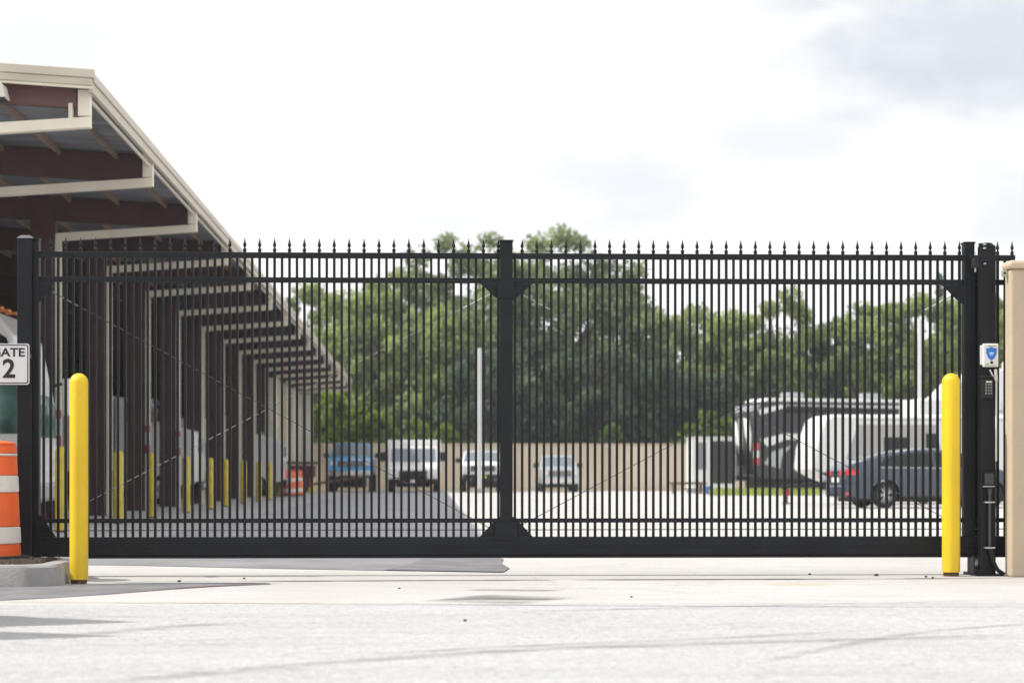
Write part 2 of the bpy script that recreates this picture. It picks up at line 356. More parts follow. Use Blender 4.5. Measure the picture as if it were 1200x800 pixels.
# mulch bed as a slightly heaped grid
nx, ny = 90, 14
for i in range(nx + 1):
    for j in range(ny + 1):
        x = xr - .03 - (i / nx) ** 1.5 * 12; y = 16.44 + (18.0 - .19 - 16.44) * j / ny
        e = min(j, ny - j, i) / 3
        sv.append((x, y, .14 + min(1, e) * .03 + random.uniform(0, .02)))
for i in range(nx):
    for j in range(ny): a = i*(ny+1) + j; sf.append((a, a+1, a+ny+2, a+ny+1))
tag(MB().add(sv, sf, True).build('soil', M['soil']), kind='structure')
tf = MB(); random.seed(5)
for k in range(900):
    x = random.uniform(-4.6, xr - .05); y = random.uniform(16.42, 17.7); h = random.uniform(.015, .05); a = random.uniform(0, pi); w = .006
    lx, ly = random.uniform(-.04, .04), random.uniform(-.03, .03)
    tf.add([(x - cos(a)*w, y - sin(a)*w, .15), (x + cos(a)*w, y + sin(a)*w, .15), (x + lx, y + ly, .16 + h)], [(0, 1, 2)])
tag(tf.build('dry_grass', mat('dry_grass', (.12, .09, .05), .9, var=.3, scale=9)), kind='stuff', label='dry grass and mulch scraps on the kerbed island', cat='grass')

# ------------------------------------------------------------------ sliding gate
YG = 18.05
def gx(px): return WX(px, YG)
def gz(py, px=600): return WZ(py, gx(px), YG)
ppx = FPX / YG
GX0, GX1, GTAIL = gx(45), gx(1140), gx(1189)
gate = thing('sliding_gate', (0.6, YG, 0), 'long black cantilever sliding gate with spear-topped pickets closed across the driveway', 'gate')
OX = .6
def gp(mb, name, m='black_paint', bevel=0): 
    o = mb.build(name, M[m], gate, bevel); o.location = (-OX, -YG, 0); return o
Zb0, Zb1 = gz(653), gz(628.5)
Ztop0, Ztop1 = gz(303.5), gz(297)
Zu0, Zu1 = gz(332), gz(326)
Zl0, Zl1 = gz(612), gz(607)
gp(MB().box(gx(39), GTAIL, YG - .055, YG + .055, Zb0 + .02, Zb1), 'bottom_beam', bevel=.006)
gp(MB().box(gx(39) + .002, GTAIL, YG - .075, YG + .075, Zb0, Zb0 + .018).box(GX0 + .002, GTAIL, YG - .062, YG - .0555, Zb0 + .085, Zb0 + .1), 'track_lip', bevel=.002)
gp(MB().box(GX0, GTAIL, YG - .025, YG + .025, Ztop0, Ztop1), 'rail', bevel=.004)
gp(MB().box(GX0, GTAIL, YG - .025, YG + .025, Zu0, Zu1), 'rail', bevel=.004)
gp(MB().box(GX0, GTAIL, YG - .025, YG + .025, Zl0, Zl1), 'rail', bevel=.004)
# uprights
for (a, b, top) in ((38, 46.5, 284), (586, 600.5, 283), (1128.5, 1140.5, 283.5)):
    gp(MB().box(gx(a), gx(b), YG - .052, YG + .052, Zb1 - .001, gz(top)), 'upright', bevel=.005)
for (a, b) in ((38, 46.5), (586, 600.5), (1128.5, 1140.5)):
    gp(MB().box(gx(a) - .006, gx(b) + .006, YG - .058, YG + .058, gz(284), gz(281.8)), 'upright_cap', bevel=.003)
gp(MB().box(GTAIL - .05, GTAIL, YG - .04, YG + .04, Zb1, Zu0 - .002), 'tail_upright', bevel=.004)
# gusset plates
def gus(px0, dirn, top, zsize, w, bot=False):
    x0 = gx(px0); mb = MB()
    z0 = gz(top); s = -1 if not bot else 1
    mb.prism([(x0, z0), (x0 + dirn * w, z0), (x0 + dirn * w * .72, z0 + s * zsize * .3), (x0 + dirn * w * .28, z0 + s * zsize * .78), (x0, z0 + s * zsize)], YG - .031, YG - .023)
    gp(mb, 'gusset_plate')
gus(46.7, 1, 332.4, .17, .13); gus(46.7, 1, 628.3, .19, .14, True)
gus(585.8, -1, 332.4, .14, .17); gus(600.7, 1, 332.4, .14, .17)
gus(585.8, -1, 628.3, .17, .17, True); gus(600.7, 1, 628.3, .17, .17, True)
gus(1128.3, -1, 332.4, .17, .19)
gp(MB().box(gx(583), gx(603.5), YG - .06, YG - .0525, gz(350), gz(330)), 'splice_plate', bevel=.003)
gp(MB().box(gx(580), gx(606), YG - .068, YG - .0565, gz(632), gz(612)), 'splice_plate', bevel=.003)
# pickets
sp_plain = MB().box(-.0105, .0105, -.0105, .0105, Zb1 - .002, Ztop0 + .004)
sp_tall = MB().box(-.011, .011, -.011, .011, Zb1 - .002, Ztop1 + .012)
fin = [(0.0, 0), (.0185, 0), (.0195, .006), (.0185, .020), (.012, .024), (.0085, .030), (.009, .034), (.0165, .044), (.0185, .054), (.014, .066), (.009, .082), (.006, .094), (.0035, .104), (.0012, .113), (0, .115)]
fin = [(r * .80, z) for r, z in fin]
p_plain = sp_plain.build('short_picket', M['black_paint'], gate)
p_tall = sp_tall.build('spear_picket', M['black_paint'], gate)
f_mb = MB().lathe(fin, n=10).build('finial', M['black_paint'], p_tall); f_mb.location = (0, 0, Ztop1 + .010)
tall_px = []
x = 59.6
while x < 584.5: tall_px.append(x); x += 17.48
x = 611.9
while x < 1127: tall_px.append(x); x += 17.08
tall_px += [1169, 1186]
short_px = [51.3]
for a, b in zip(tall_px, tall_px[1:]):
    if b - a < 20: short_px.append((a + b) / 2)
short_px += [603.4]
used_t = used_s = False
for px in tall_px:
    if not used_t: o, fo = p_tall, None; used_t = True
    else:
        o = p_tall.copy(); COL.objects.link(o); o.parent = gate
        fo = f_mb.copy(); COL.objects.link(fo); fo.parent = o
    o.location = (gx(px) - OX, 0, 0)
for px in short_px:
    if not used_s: o = p_plain; used_s = True
    else: o = p_plain.copy(); COL.objects.link(o); o.parent = gate
    o.location = (gx(px) - OX, 0, 0)
# truss cables behind the pickets and a low tension wire
yc = YG + .034
for (x0, y0, x1, y1) in ((56, 341, 575, 619), (66, 606, 577, 343), (609, 343, 1118, 612), (610, 616, 1119, 343)):
    gp(MB().tube((gx(x0), yc, gz(y0)), (gx(x1), yc, gz(y1)), .0034, 8), 'truss_cable', 'cable_bright' if x0 == 66 else 'cable'); yc += .0125
for (x0, y0, x1, y1) in ((56, 341, 90, 359.2), (543, 360.5, 577, 343), (609, 343, 645, 362), (1085, 361.5, 1119, 343)):
    k = .03 if x0 in (56, 609) else .048
    gp(MB().tube((gx(x0), YG + .04, gz(y0)), (gx(x1), YG + .045, gz(y1)), .0055, 8), 'turnbuckle', 'white_box')
gp(MB().tube((GX0 + .05, YG + .03, gz(621)), (GTAIL - .05, YG + .03, gz(620)), .004, 6), 'tension_wire', 'cable')

# ------------------------------------------------------------------ gate posts
def gpost(px0, px1, pytop, Y, depth, label, cap):
    X0, X1 = WX(px0, Y), WX(px1, Y); zt = WZ(pytop, X0, Y); cx = (X0 + X1) / 2; hw = (X1 - X0) / 2
    t = thing('gate_post', (cx, Y, 0), label, 'gate post')
    MB().box(-hw, hw, -depth/2, depth/2, 0, zt).build('shaft', M['black_paint'], t, .008)
    if cap == 'dome':
        MB().add([(-hw-.006, -depth/2-.006, zt+.001), (hw+.006, -depth/2-.006, zt+.001), (hw+.006, depth/2+.006, zt+.001), (-hw-.006, depth/2+.006, zt+.001),
                  (-hw*.62, -depth*.31, zt+.03), (hw*.62, -depth*.31, zt+.03), (hw*.62, depth*.31, zt+.03), (-hw*.62, depth*.31, zt+.03)],
                 [(0,1,2,3), (4,5,6,7), (0,1,5,4), (1,2,6,5), (2,3,7,6), (3,0,4,7)]).build('post_cap', M['dark_cap'], t, .004)
    elif cap == 'hip':
        MB().add([(-hw-.004, -depth/2-.004, zt-.001), (hw+.004, -depth/2-.004, zt-.001), (hw+.004, depth/2+.004, zt-.001), (-hw-.004, depth/2+.004, zt-.001),
                  (-hw*.45, -depth*.25, zt+.035), (hw*.45, -depth*.25, zt+.035), (hw*.45, depth*.25, zt+.035), (-hw*.45, depth*.25, zt+.035)],
                 [(0,1,2,3), (4,5,6,7), (0,1,5,4), (1,2,6,5), (2,3,7,6), (3,0,4,7)]).build('post_cap', M['black_paint'], t, .004)
    MB().box(-hw-.05, hw+.05, -depth/2-.05, depth/2+.05, .0, .014).build('base_plate', M['black_paint'], t, .003)
    return t, X0, X1, zt
pl, *_ = gpost(22, 39.5, 280.5, YG - .02, .16, 'black square gate post with grey domed cap behind the GATE 2 sign', 'dome')
prf, PX0, PX1, _z = gpost(1147.5, 1165, 289.5, YG - .17, .12, 'black gate post with chamfered cap carrying the keypad and shield box', 'hip')
prb, *_ = gpost(1139, 1147, 300, YG + .19, .12, 'slim black post standing just behind the gate beside the keypad post', None)
# guide roller bracket on the front post
yb = YG - .17
rb = thing('guide_roller_bracket', (WX(1138.5, YG), yb, gz(305)), 'black roller bracket at the top of the keypad post steadying the gate', 'bracket')
MB().box(-.0, .10, -.075, -.0605, .10, .135).box(-.075, .02, -.1, -.06, .012, .03).box(.01, .10, -.085, -.0605, -.02, .06).build('plate', M['black_paint'], rb, .003)
MB().tube((-.035, -.09, -.075), (-.035, -.09, .01), .033, 14).build('roller', M['black_plastic'], rb)
MB().tube((-.035, -.09, -.11), (-.035, -.09, .06), .008, 8).build('roller_bolt', M['galv'], rb)
for z in (.118, .085, -.045): MB().lathe([(0, 0), (.014, 0), (.014, .012), (0, .014)], (.045, -.09, z), 6).build('nut', M['galv'], rb)
# lower carriage roller
lc = thing('roller_carriage', (WX(1141, YG), YG - .12, 0), 'black steel roller carriage bracket on the ground under the gate end', 'bracket')
MB().box(-.045, -.035, -.06, .16, .012, .165).box(.008, .02, -.06, .16, .012, .165).build('side_plate', M['black_paint'], lc, .003)
MB().box(-.07, .04, -.07, .2, 0, .011).build('foot_plate', M['black_paint'], lc, .002)
MB().tube((-.034, .03, .09), (.007, .03, .09), .04, 16).build('wheel', M['galv'], lc)
# shield box
def pz(py): return WZ(py, PX0, yb)
def pxx(px): return WX(px, yb - .09)
fy = yb - .0605
sb = thing('alarm_box', (pxx(1160), fy, pz(417)), 'white box with blue shield emblem fixed high on the keypad post', 'control box')
hw, hh = .074, .107
sb.scale = (.90, 1, .92)
MB().box(-hw, hw, -.06, -.03, -hh, hh).box(-.03, .03, -.0299, 0, -.05, .05).build('housing', M['white_box'], sb, .008)
MB().box(-hw - .022, -hw + .02, -.045, -.034, -hh + .02, hh - .015).build('side_flange', M['white_box'], sb, .006)
MB().box(-hw + .012, hw - .006, -.0645, -.0605, -hh + .01, hh - .01).build('cover_label', M['sign_white'], sb, .001)
def shield(w, h): return [(0, h), (w*.55, h*.82), (w, h*.8), (w*.98, h*.1), (w*.62, -h*.55), (0, -h), (-w*.62, -h*.55), (-w*.98, h*.1), (-w, h*.8), (-w*.55, h*.82)]
MB().prism([(x + .004, z + .012) for x, z in shield(.050, .063)], -.0675, -.0648).build('shield_emblem', M['shield_blue'], sb)
MB().prism([(x + .004, z + .016) for x, z in shield(.024, .012)], -.0695, -.0678).box(-.012, .02, -.0695, -.0678, -.004, .002).build('emblem_detail', M['pale_blue'], sb)
MB().box(-.03, .05, -.067, -.065, .078, .088).box(-.055, -.02, -.067, -.065, -.085, -.076).box(-.055, .05, -.067, -.065, -.096, -.09).build('green_stripe', M['pale_green'], sb)
MB().box(-.006, .02, -.067, -.065, -.078, -.056).build('small_mark', M['black_plastic'], sb)
# keypad
kpd = thing('keypad', (pxx(1157), fy, pz(454)), 'black entry keypad with small grey keys under the shield box', 'keypad')
MB().box(-.055, .052, -.045, 0, -.095, .088).build('housing', M['black_plastic'], kpd, .008)
MB().prism([(-.045, .088), (0, .098), (0, .06), (-.045, .07)], -.057, .054, 'x').build('hood', M['black_plastic'], kpd, .002)
MB().box(-.016, .035, -.0485, -.0455, .038, .05).build('label_strip', M['white_box'], kpd)
km = mat('grey_key', (.22, .22, .22), .5)
for r_ in range(4):
    for c_ in range(3):
        MB().box(-.022 + c_*.022, -.008 + c_*.022, -.051, -.0455, .012 - r_*.024, .028 - r_*.024).build('key', km, kpd, .0015)
# conduits
xw = pxx(1167.5)
cd = thing('white_conduit', (xw, fy - .03, pz(500)), 'white cable conduit running down beside the keypad from the shield box', 'conduit')
cz = pz(500)
MB().tube((-.004, .006, pz(433) - cz), (.002, .006, pz(447) - cz), .013, 8).tube((.002, .006, pz(447) - cz), (.002, .012, pz(540) - cz), .0085, 8).build('pipe', M['white_box'], cd)
MB().path([(-.055, 0, pz(433.5) - cz), (-.03, -.004, pz(441) - cz), (.0, .004, pz(446) - cz)], .006).build('loop', M['white_box'], cd)
jb = thing('junction_box', (pxx(1158.5), fy, pz(561)), 'dark grey junction box low on the keypad post above the conduit', 'junction box')
MB().box(-.045, .045, -.05, 0, -.058, .06).build('housing', M['black_plastic'], jb, .006)
MB().box(-.038, .038, -.054, -.0505, -.045, .048).build('lid', mat('dark_lid', (.045, .045, .047), .45), jb, .002)
MB().box(-.05, .05, -.04, -.01, -.066, -.0585).build('base_flange', M['galv'], jb)
bc = thing('black_conduit', (pxx(1159.5), fy - .03, 0), 'black metal conduit down the keypad post curving out at the ground', 'conduit')
MB().tube((0, 0, pz(572)), (0, 0, pz(582)), .02, 10, .011).tube((0, 0, pz(582)), (0, 0, pz(640)), .0135, 12).build('pipe', mat('conduit_dark', (.09, .09, .09), .35, .6), bc)
for py in (588, 641): MB().box(-.045, .045, -.02, .03, pz(py) - .006, pz(py) + .006).build('clamp', M['galv'], bc, .002)
MB().path([(0, 0, pz(641)), (.012, -.005, .20), (.03, -.01, .12), (.065, -.015, .05), (.12, -.02, .012)], .018, 10).build('elbow', M['black_plastic'], bc)

# ------------------------------------------------------------------ GATE 2 sign
def text_mesh(s, size, depth, name, m, parent, loc, sx=1.0, bold=0.0):
    cu = bpy.data.curves.new(name, 'FONT'); cu.body = s; cu.size = size; cu.align_x = 'CENTER'; cu.align_y = 'CENTER'
    cu.extrude = depth; cu.offset = bold
    tmp = bpy.data.objects.new('tmp', cu); COL.objects.link(tmp)
    dg = bpy.context.evaluated_depsgraph_get(); me = bpy.data.meshes.new_from_object(tmp.evaluated_get(dg))
    bpy.data.objects.remove(tmp); me.materials.clear(); me.materials.append(m)
    o = bpy.data.objects.new(name, me); COL.objects.link(o); o.parent = parent
    o.rotation_euler = (R(90), 0, 0); o.location = loc; o.scale = (sx, 1, 1); return o
ys = YG - .24
sg = thing('gate_sign', (WX(10.3, ys), ys, WZ(426.5, WX(10.3, ys), ys)), 'white square sign reading GATE 2 with a black border', 'sign')
def rrect(hx, hz, r, n=6):
    p = []
    for (cx, cz, a0) in ((hx-r, hz-r, 0), (-hx+r, hz-r, pi/2), (-hx+r, -hz+r, pi), (hx-r, -hz+r, 3*pi/2)):
        for k in range(n+1): a = a0 + pi/2*k/n; p.append((cx + r*cos(a), cz + r*sin(a)))
    return p
S = .170
MB().prism(rrect(S, S, .022), -.002, .002).build('panel', M['sign_white'], sg)
b1 = rrect(S - .009, S - .009, .018); b2 = rrect(S - .017, S - .017, .012); nb = len(b1)
MB().add([(x, -.0045, z) for x, z in b1] + [(x, -.0045, z) for x, z in b2] + [(x, -.0023, z) for x, z in b1],
         [(i, (i+1) % nb, nb + (i+1) % nb, nb + i) for i in range(nb)] + [(i, (i+1) % nb, 2*nb + (i+1) % nb, 2*nb + i) for i in range(nb)]).build('border', M['ink'], sg)
text_mesh('GATE', .098, .001, 'word', M['ink'], sg, (-.006, -.004, .094), 1.13, .0022)
text_mesh('2', .215, .001, 'numeral', M['ink'], sg, (.002, -.004, -.045), 1.0, .005)
MB().box(-.06, .14, .0025, .02, .06, .085).box(.10, .16, .0205, .14, .055, .09).build('bracket', M['galv'], sg)

# ------------------------------------------------------------------ traffic barrel at the kerb
def barrel(x, y, z, label, s=1.0, zs=1.0, group=None):
    t = thing('traffic_barrel', (x, y, z), label, 'traffic barrel', group)
    H = .95; R0, R1 = .265, .225
    def rr(h): return R0 + (R1 - R0) * h / H
    MB().lathe([(0, 0), (.33, 0), (.335, .02), (.32, .06), (.27, .065)], n=32).build('rubber_base', M['tyre'], t)
    bands = [(.03, .15, 'orange'), (.15, .275, 'refl_white'), (.275, .525, 'orange'), (.525, .65, 'refl_white'), (.65, .79, 'orange'), (.79, .81, 'refl_white'), (.81, .87, 'orange')]
    for a, b, m in bands:
        e = .004 if m == 'refl_white' else 0
        MB().lathe([(rr(a) + e - .01, a), (rr(a) + e, a + .008), (rr(b) + e, b - .008), (rr(b) + e - .01, b)], n=32).build('band', M[m], t)
    MB().lathe([(rr(.87) - .008, .87), (rr(.87) - .004, .885), (rr(.9) - .02, .89), (.16, .9), (.07, .91), (.07, H - .02), (0, H)], n=32).build('lid', M['orange'], t)
    MB().box(-.012, .012, -.07, .07, H - .03, H + .06).build('handle', M['orange'], t, .004)
    t.scale = (s, s, zs); return t
barrel(WX(-16.5, 17.35), 17.35, .130, 'orange and white striped traffic barrel on the kerbed island beside the gate post', 1.06, 1.1)

# ------------------------------------------------------------------ front bollards
def bollard(x, y, r, h, label, name='bollard', m='yellow', base=True, group=None):
    t = thing(name, (x, y, 0), label, 'bollard', group)
    prof = [(r, .035), (r, h - r * 1.0)] + [(r * cos(a), h - r + r * sin(a)) for a in [pi/2 * k / 8 for k in range(1, 9)]]
    MB().lathe(prof, n=32).build('sleeve', M[m], t)
    if base: MB().lathe([(r * .86, 0), (r * .86, .036)], n=28).build('steel_foot', M['rust'], t)
    return t
b_l = bollard(WX(92.5, 16.75), 16.75, .0715, EYE + 118 / FPX * 16.75, 'bright yellow bollard at the kerb end, in front of the shelter side of the gate', group='yellow bollards guarding the gate')
b_r = bollard(WX(1114.5, 17.75), 17.75, .0755, EYE + 119.5 / FPX * 17.8, 'bright yellow bollard beside the keypad post', group='yellow bollards guarding the gate')

# ------------------------------------------------------------------ stucco wall end on the right
YP = 17.55
wx0 = WX(1184.5, YP)
sw = thing('stucco_wall', (wx0, YP, 0), 'tan stucco wall end with projecting cap beside the keypad post', 'wall')
zt = WZ(305, wx0, YP)
MB().box(0, 9, 0, .19, 0, zt - .07).build('wall_body', M['stucco'], sw, .02)
MB().box(-.022, 9.01, -.03, .22, zt - .0695, zt).build('coping', M['stucco_cap'], sw, .025)
lb = thing('small_wall_camera', (wx0 - .025, YP + .10, zt - .10), 'small pale green sensor fixed near the top of the stucco wall end', 'sensor')
MB().box(-.028, .024, -.02, .02, -.026, .026).build('housing', mat('pale_sage', (.42, .45, .38), .5), lb, .006)
MB().tube((-.004, -.0205, 0), (-.004, -.026, 0), .009, 10).build('lens', M['glass'], lb)

# ------------------------------------------------------------------ open-bay shelter
XC, XE, BAY, Y0 = -6.65, -4.2, 6.0, 26.4
NF = 15
ZE = 5.69; SL = .062      # roof height at the eave and slope
def zroof(x): return ZE + (XE - x) * SL
sh = thing('vehicle_shelter', (XC, Y0, 0), 'long open-bay vehicle shelter with beige frames, maroon rafters and overhanging metal roof', 'shelter')
def sp(mb, name, m, bevel=0):
    o = mb.build(name, M[m], sh, bevel); o.location = (-XC, -Y0, 0); return o
XR = -16.0; XB = -27.5
roofY0, roofY1 = Y0 - .15, Y0 + BAY * (NF - 1) + .3
# roof skin
sp(MB().prism([(XE + .02, zroof(XE) - .03), (XR, zroof(XR) - .03), (XB, zroof(XR) - 1.0), (XB, zroof(XR) - .96), (XR, zroof(XR) + .012), (XE + .02, ZE + .0)], roofY0, roofY1), 'roof_panel', 'deck')
# ribs of the decking (underside) and purlins running the length
for k in range(14):
    x = XE - .55 - k * .85
    sp(MB().box(x - .025, x + .025, roofY0 + .05, roofY1 - .05, zroof(x) - .12, zroof(x) - .034), 'purlin', 'purlin')
# eave fascia (two steps), soffit lip
sp(MB().box(XE + .003, XE + .055, roofY0, roofY1, ZE - .17, ZE + .055), 'eave_fascia', 'beige_fascia', .006)
sp(MB().box(XE + .056, XE + .08, roofY0, roofY1, ZE - .05, ZE + .06), 'gutter', 'beige_fascia', .01)
sp(MB().box(XE - .06, XE - .03, roofY0 + .2, roofY1 - .2, ZE - .21, ZE - .175), 'soffit_lip', 'beige_trim')
# gable fascia at the near end: two stepped boards and a thin pale edge
yf = roofY0
for (dz0, dz1, dy, m) in ((-.01, .095, .05, 'beige_fascia'), (-.10, -.0105, .025, 'beige_fascia'), (-.135, -.1005, .0, 'beige_trim')):
    xe_ = XE + (.085 if dz1 > .05 else .06)
    sp(MB().prism([(xe_, ZE + dz0), (xe_, ZE + dz1), (XR, zroof(XR) + dz1), (XR, zroof(XR) + dz0)], yf - .05 - dy, yf - .002), 'gable_fascia', m, .006)
lamp = thing('wall_lamp', (WX(-6, Y0 - .4), Y0 - .22, WZ(112, -5.3, Y0)), 'small pale wall lamp under the roof edge at the near gable of the shelter', 'lamp')
MB().prism([(-.16, -.10), (.14, -.10), (.10, .06), (.02, .12), (-.16, .12)], -.26, .04).build('housing', M['lamp_white'], lamp, .01)
MB().box(-.13, .12, -.24, .02, -.125, -.101).build('lens', M['glass'], lamp)
first = None
frames = []
for k in range(NF):
    Y = Y0 + BAY * k + (0.12 if k == 0 else 0)
    fr = bpy.data.objects.new('portal_frame', None); COL.objects.link(fr); fr.parent = sh; fr.location = (0, Y - Y0, 0)
    def fp(mb, name, m, bevel=0):
        o = mb.build(name, M[m], fr, bevel); o.location = (-XC, 0, 0); return o
    # maroon rafter and column web
    xt = XE - .175
    rd = .30 if k == 0 else .42
    top = -.035
    fp(MB().prism([(xt, zroof(xt) + top - rd), (xt, zroof(xt) + top - .0), (XR + .0, zroof(XR) + top), (XR, zroof(XR) + top - .6), (XC - .3, zroof(XC - .3) - rd - .05)], -.07, .07), 'rafter', 'maroon_lit' if k == 0 else 'maroon', .004)
    fp(MB().box(XC - .50, XC - .062, -.10, .14, .0, zroof(XC - .3) - rd + .0), 'column', 'maroon', .004)
    # beige tube: post, sloping arm, upturned tip
    t = .13
    za = -.07 if k == 0 else 0
    fp(MB().box(XC - .062, XC + .048, -.11, -.03, 0.0, 5.02 + za), 'trim_post', 'beige_trim', .006)
    fp(MB().prism([(XC - .055, 5.021 + za), (XC - .055, 5.15 + za), (XE - .151, 5.31 + za), (XE, 5.325 + za), (XE, 5.19 + za), (XC + .045, 5.021 + za)], -.11, .03), 'trim_arm', 'beige_trim', .006)
    fp(MB().box(XE - .15, XE, -.11, .03, 5.328 + za, ZE - (.11 if k == 0 else .01)), 'trim_tip', 'beige_trim', .006)
    if k == 0: fp(MB().box(XE - .27, XE - .22, -.08, .0, 5.23, 5.42), 'hanger', 'beige_trim')
    frames.append(fr)
# interior line of maroon columns and a dark rear wall, end wall
for k in range(2, NF, 1):
    Y = Y0 + BAY * k
    sp(MB().box(XR - .15, XR + .15, Y - .15, Y + .15, 0, zroof(XR) - .7), 'inner_column', 'maroon')
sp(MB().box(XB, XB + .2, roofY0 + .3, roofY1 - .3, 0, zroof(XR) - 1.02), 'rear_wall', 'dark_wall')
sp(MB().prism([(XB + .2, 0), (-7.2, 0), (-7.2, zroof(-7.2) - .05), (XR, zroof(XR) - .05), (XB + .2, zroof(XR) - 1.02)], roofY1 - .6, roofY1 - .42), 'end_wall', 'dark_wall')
# enclosed beige bays at the far end with pilasters
YE0 = Y0 + BAY * 11 - 1.2
sp(MB().box(XC - .3, XC - .062, YE0, roofY1 - .42, 0, 4.98), 'side_wall', 'beige_trim')
sp(MB().box(XC - .9, XC + .5, roofY1 - .4, roofY1 - .2, 0, 4.98), 'corner_wall', 'beige_trim')
for k in range(5):
    Y = YE0 + 1.5 + k * 4.3
    sp(MB().box(XC - .060, XC + .10, Y - .2, Y + .2, 0, 4.97), 'pilaster', 'beige_fascia', .01)
# reflector plates on a few columns
for k in (2, 4, 5):
    Y = Y0 + BAY * k
    r1 = MB().box(XC - .055, XC + .055, -.139, -.132, 1.85, 2.0).box(XC - .055, XC + .055, -.139, -.132, 1.35, 1.55).build('red_marker', M['red_paint'], frames[k]); r1.location = (-XC, 0, 0)
    r2 = MB().box(XC - .055, XC + .055, -.139, -.132, 1.56, 1.84).build('white_marker', M['refl_white'], frames[k]); r2.location = (-XC, 0, 0)

# bollards along the shelter
ords = ['first', 'second', 'third', 'fourth', 'fifth', 'sixth', 'seventh', 'eighth', 'ninth', 'tenth', 'eleventh', 'twelfth']
bp0 = None
ylist = [31.6, 37.1, 42.0, 47.6, 52.4, 57.0, 62.0, 67.0, 72.4]
for i, y in enumerate(ylist):
    lab = '%s of the dull yellow bollards along the shelter front, counting away from the gate' % ords[i]
    if bp0 is None:
        bp0 = bollard(-5.45, y, .088, 1.27, lab, 'shelter_bollard', 'yellow_old', True, 'yellow bollards along the shelter')
    else: dup(bp0, (-5.45 + .04 * sin(i * 2.1), y, 0), lab)
sb0 = None
for i, (y, x) in enumerate(((84, -6.0), (90.5, -5.55), (97, -5.45))):
    lab = '%s of the short yellow bollards by the beige end bays' % ords[i]
    if sb0 is None: sb0 = bollard(x, y, .16, .62, lab, 'short_bollard', 'yellow_old', True, 'short yellow bollards by the beige end bays')
    else: dup(sb0, (x, y, 0), lab)
ba = barrel(WX(339, 84), 84, 0, 'orange and white traffic barrel standing by the beige end bays', 1.25, 1.1)
barrel(WX(346, 86), 86, 0, 'second traffic barrel, partly hidden behind the one by the beige end bays', 1.2, 1.15)

# ------------------------------------------------------------------ vehicles
def interp(pts):
    def f(x):
        if x <= pts[0][0]: return pts[0][1]
        for (a, u), (b, v) in zip(pts, pts[1:]):
            if x <= b:
                t = (x - a) / (b - a) if b > a else 1
                return u + (v - u) * t
        return pts[-1][1]
    return f
def smooth_interp(pts, w=.12):
    f = interp(pts)
    return lambda x: (f(x - w) + 2 * f(x - w/2) + 2 * f(x) + 2 * f(x + w/2) + f(x + w)) / 8
def wheel(parent, x, y, r, w, side, spokes=True):
    t = MB().lathe([(r * .62, -w/2), (r * .93, -w/2), (r, -w*.3), (r, w*.3), (r * .93, w/2), (r * .62, w/2)], (0, 0, 0), 32, 'y').build('wheel', M['tyre'], parent)
    t.location = (x, y, r)
    mb = MB().lathe([(r * .62, -w * .4), (r * .64, w * .42), (r * .6, w * .45), (r * .58, w * .3)], (0, 0, 0), 32, 'y')
    if spokes:
        for k in range(5):
            for d in (-.13, .13):
                a = 2 * pi * k / 5 + d; a2 = 2 * pi * k / 5 + d * 1.6
                p = Vector((cos(a) * r * .12, w * .36, sin(a) * r * .12)); q = Vector((cos(a2) * r * .6, w * .4, sin(a2) * r * .6))
                mb.tube(p, q, r * .055, 6)
        mb.lathe([(0, w * .44), (r * .14, w * .43), (r * .16, w * .3)], (0, 0, 0), 12, 'y')
    else:
        mb.lathe([(r * .6, w * .25), (r * .4, w * .1), (r * .25, w * .1), (r * .2, w * .35), (0, w * .4)], (0, 0, 0), 24, 'y')
    h = mb.build('rim', M['rim'], t)
    d = MB().lathe([(0, 0), (r * .6, 0)], (0, 0, 0), 20, 'y').build('brake_disc', M['black_plastic'], t)
    if side < 0: h.rotation_euler = (0, 0, pi)
    return t
def shell(xs, lo, up, half, rows=12, across=10, crown=.03):
    mb = MB(); rings = []
    for x in xs:
        z0, z1 = lo(x), up(x); ring = []
        for j in range(rows + 1):
            z = z0 + (z1 - z0) * j / rows; ring.append((x, half(x, z), z))
        ht = half(x, z1)
        for j in range(1, across):
            y = ht * (1 - 2 * j / across); ring.append((x, y, z1 + crown * (1 - (y / ht) ** 4)))
        for j in range(rows, -1, -1):
            z = z0 + (z1 - z0) * j / rows; ring.append((x, -half(x, z), z))
        rings.append(ring)
    n = len(rings[0]); vs = [p for r_ in rings for p in r_]
    fs = [(i*n + j, i*n + (j+1) % n, (i+1)*n + (j+1) % n, (i+1)*n + j) for i in range(len(rings)-1) for j in range(n)]
    fs += [tuple(range(n)), tuple(range((len(rings)-1)*n, len(rings)*n))]
    return mb.add(vs, fs, True)
def side_patch(x0, x1, zlo, zhi, half, side, off=.005, nx=16, nz=5):
    mb = MB(); vs = []
    for i in range(nx + 1):
        x = x0 + (x1 - x0) * i / nx; a, b = zlo(x), max(zlo(x) + .001, zhi(x))
        for j in range(nz + 1): z = a + (b - a) * j / nz; vs.append((x, side * (half(x, z) + off), z))
    return mb.add(vs, [(i*(nz+1)+j, i*(nz+1)+j+1, (i+1)*(nz+1)+j+1, (i+1)*(nz+1)+j) for i in range(nx) for j in range(nz)], True)
def top_patch(x0, x1, up, half, frac, off=.012, crown=.03, nx=8, ny=10):
    mb = MB(); vs = []
    for i in range(nx + 1):
        x = x0 + (x1 - x0) * i / nx; h = half(x, up(x))
        for j in range(ny + 1): y = h * frac * (1 - 2 * j / ny); vs.append((x, y, up(x) + crown * (1 - (y / h) ** 4) + off))
    return mb.add(vs, [(i*(ny+1)+j, i*(ny+1)+j+1, (i+1)*(ny+1)+j+1, (i+1)*(ny+1)+j) for i in range(nx) for j in range(ny)], True)
def frange(a, b, n): return [a + (b - a) * i / n for i in range(n + 1)]

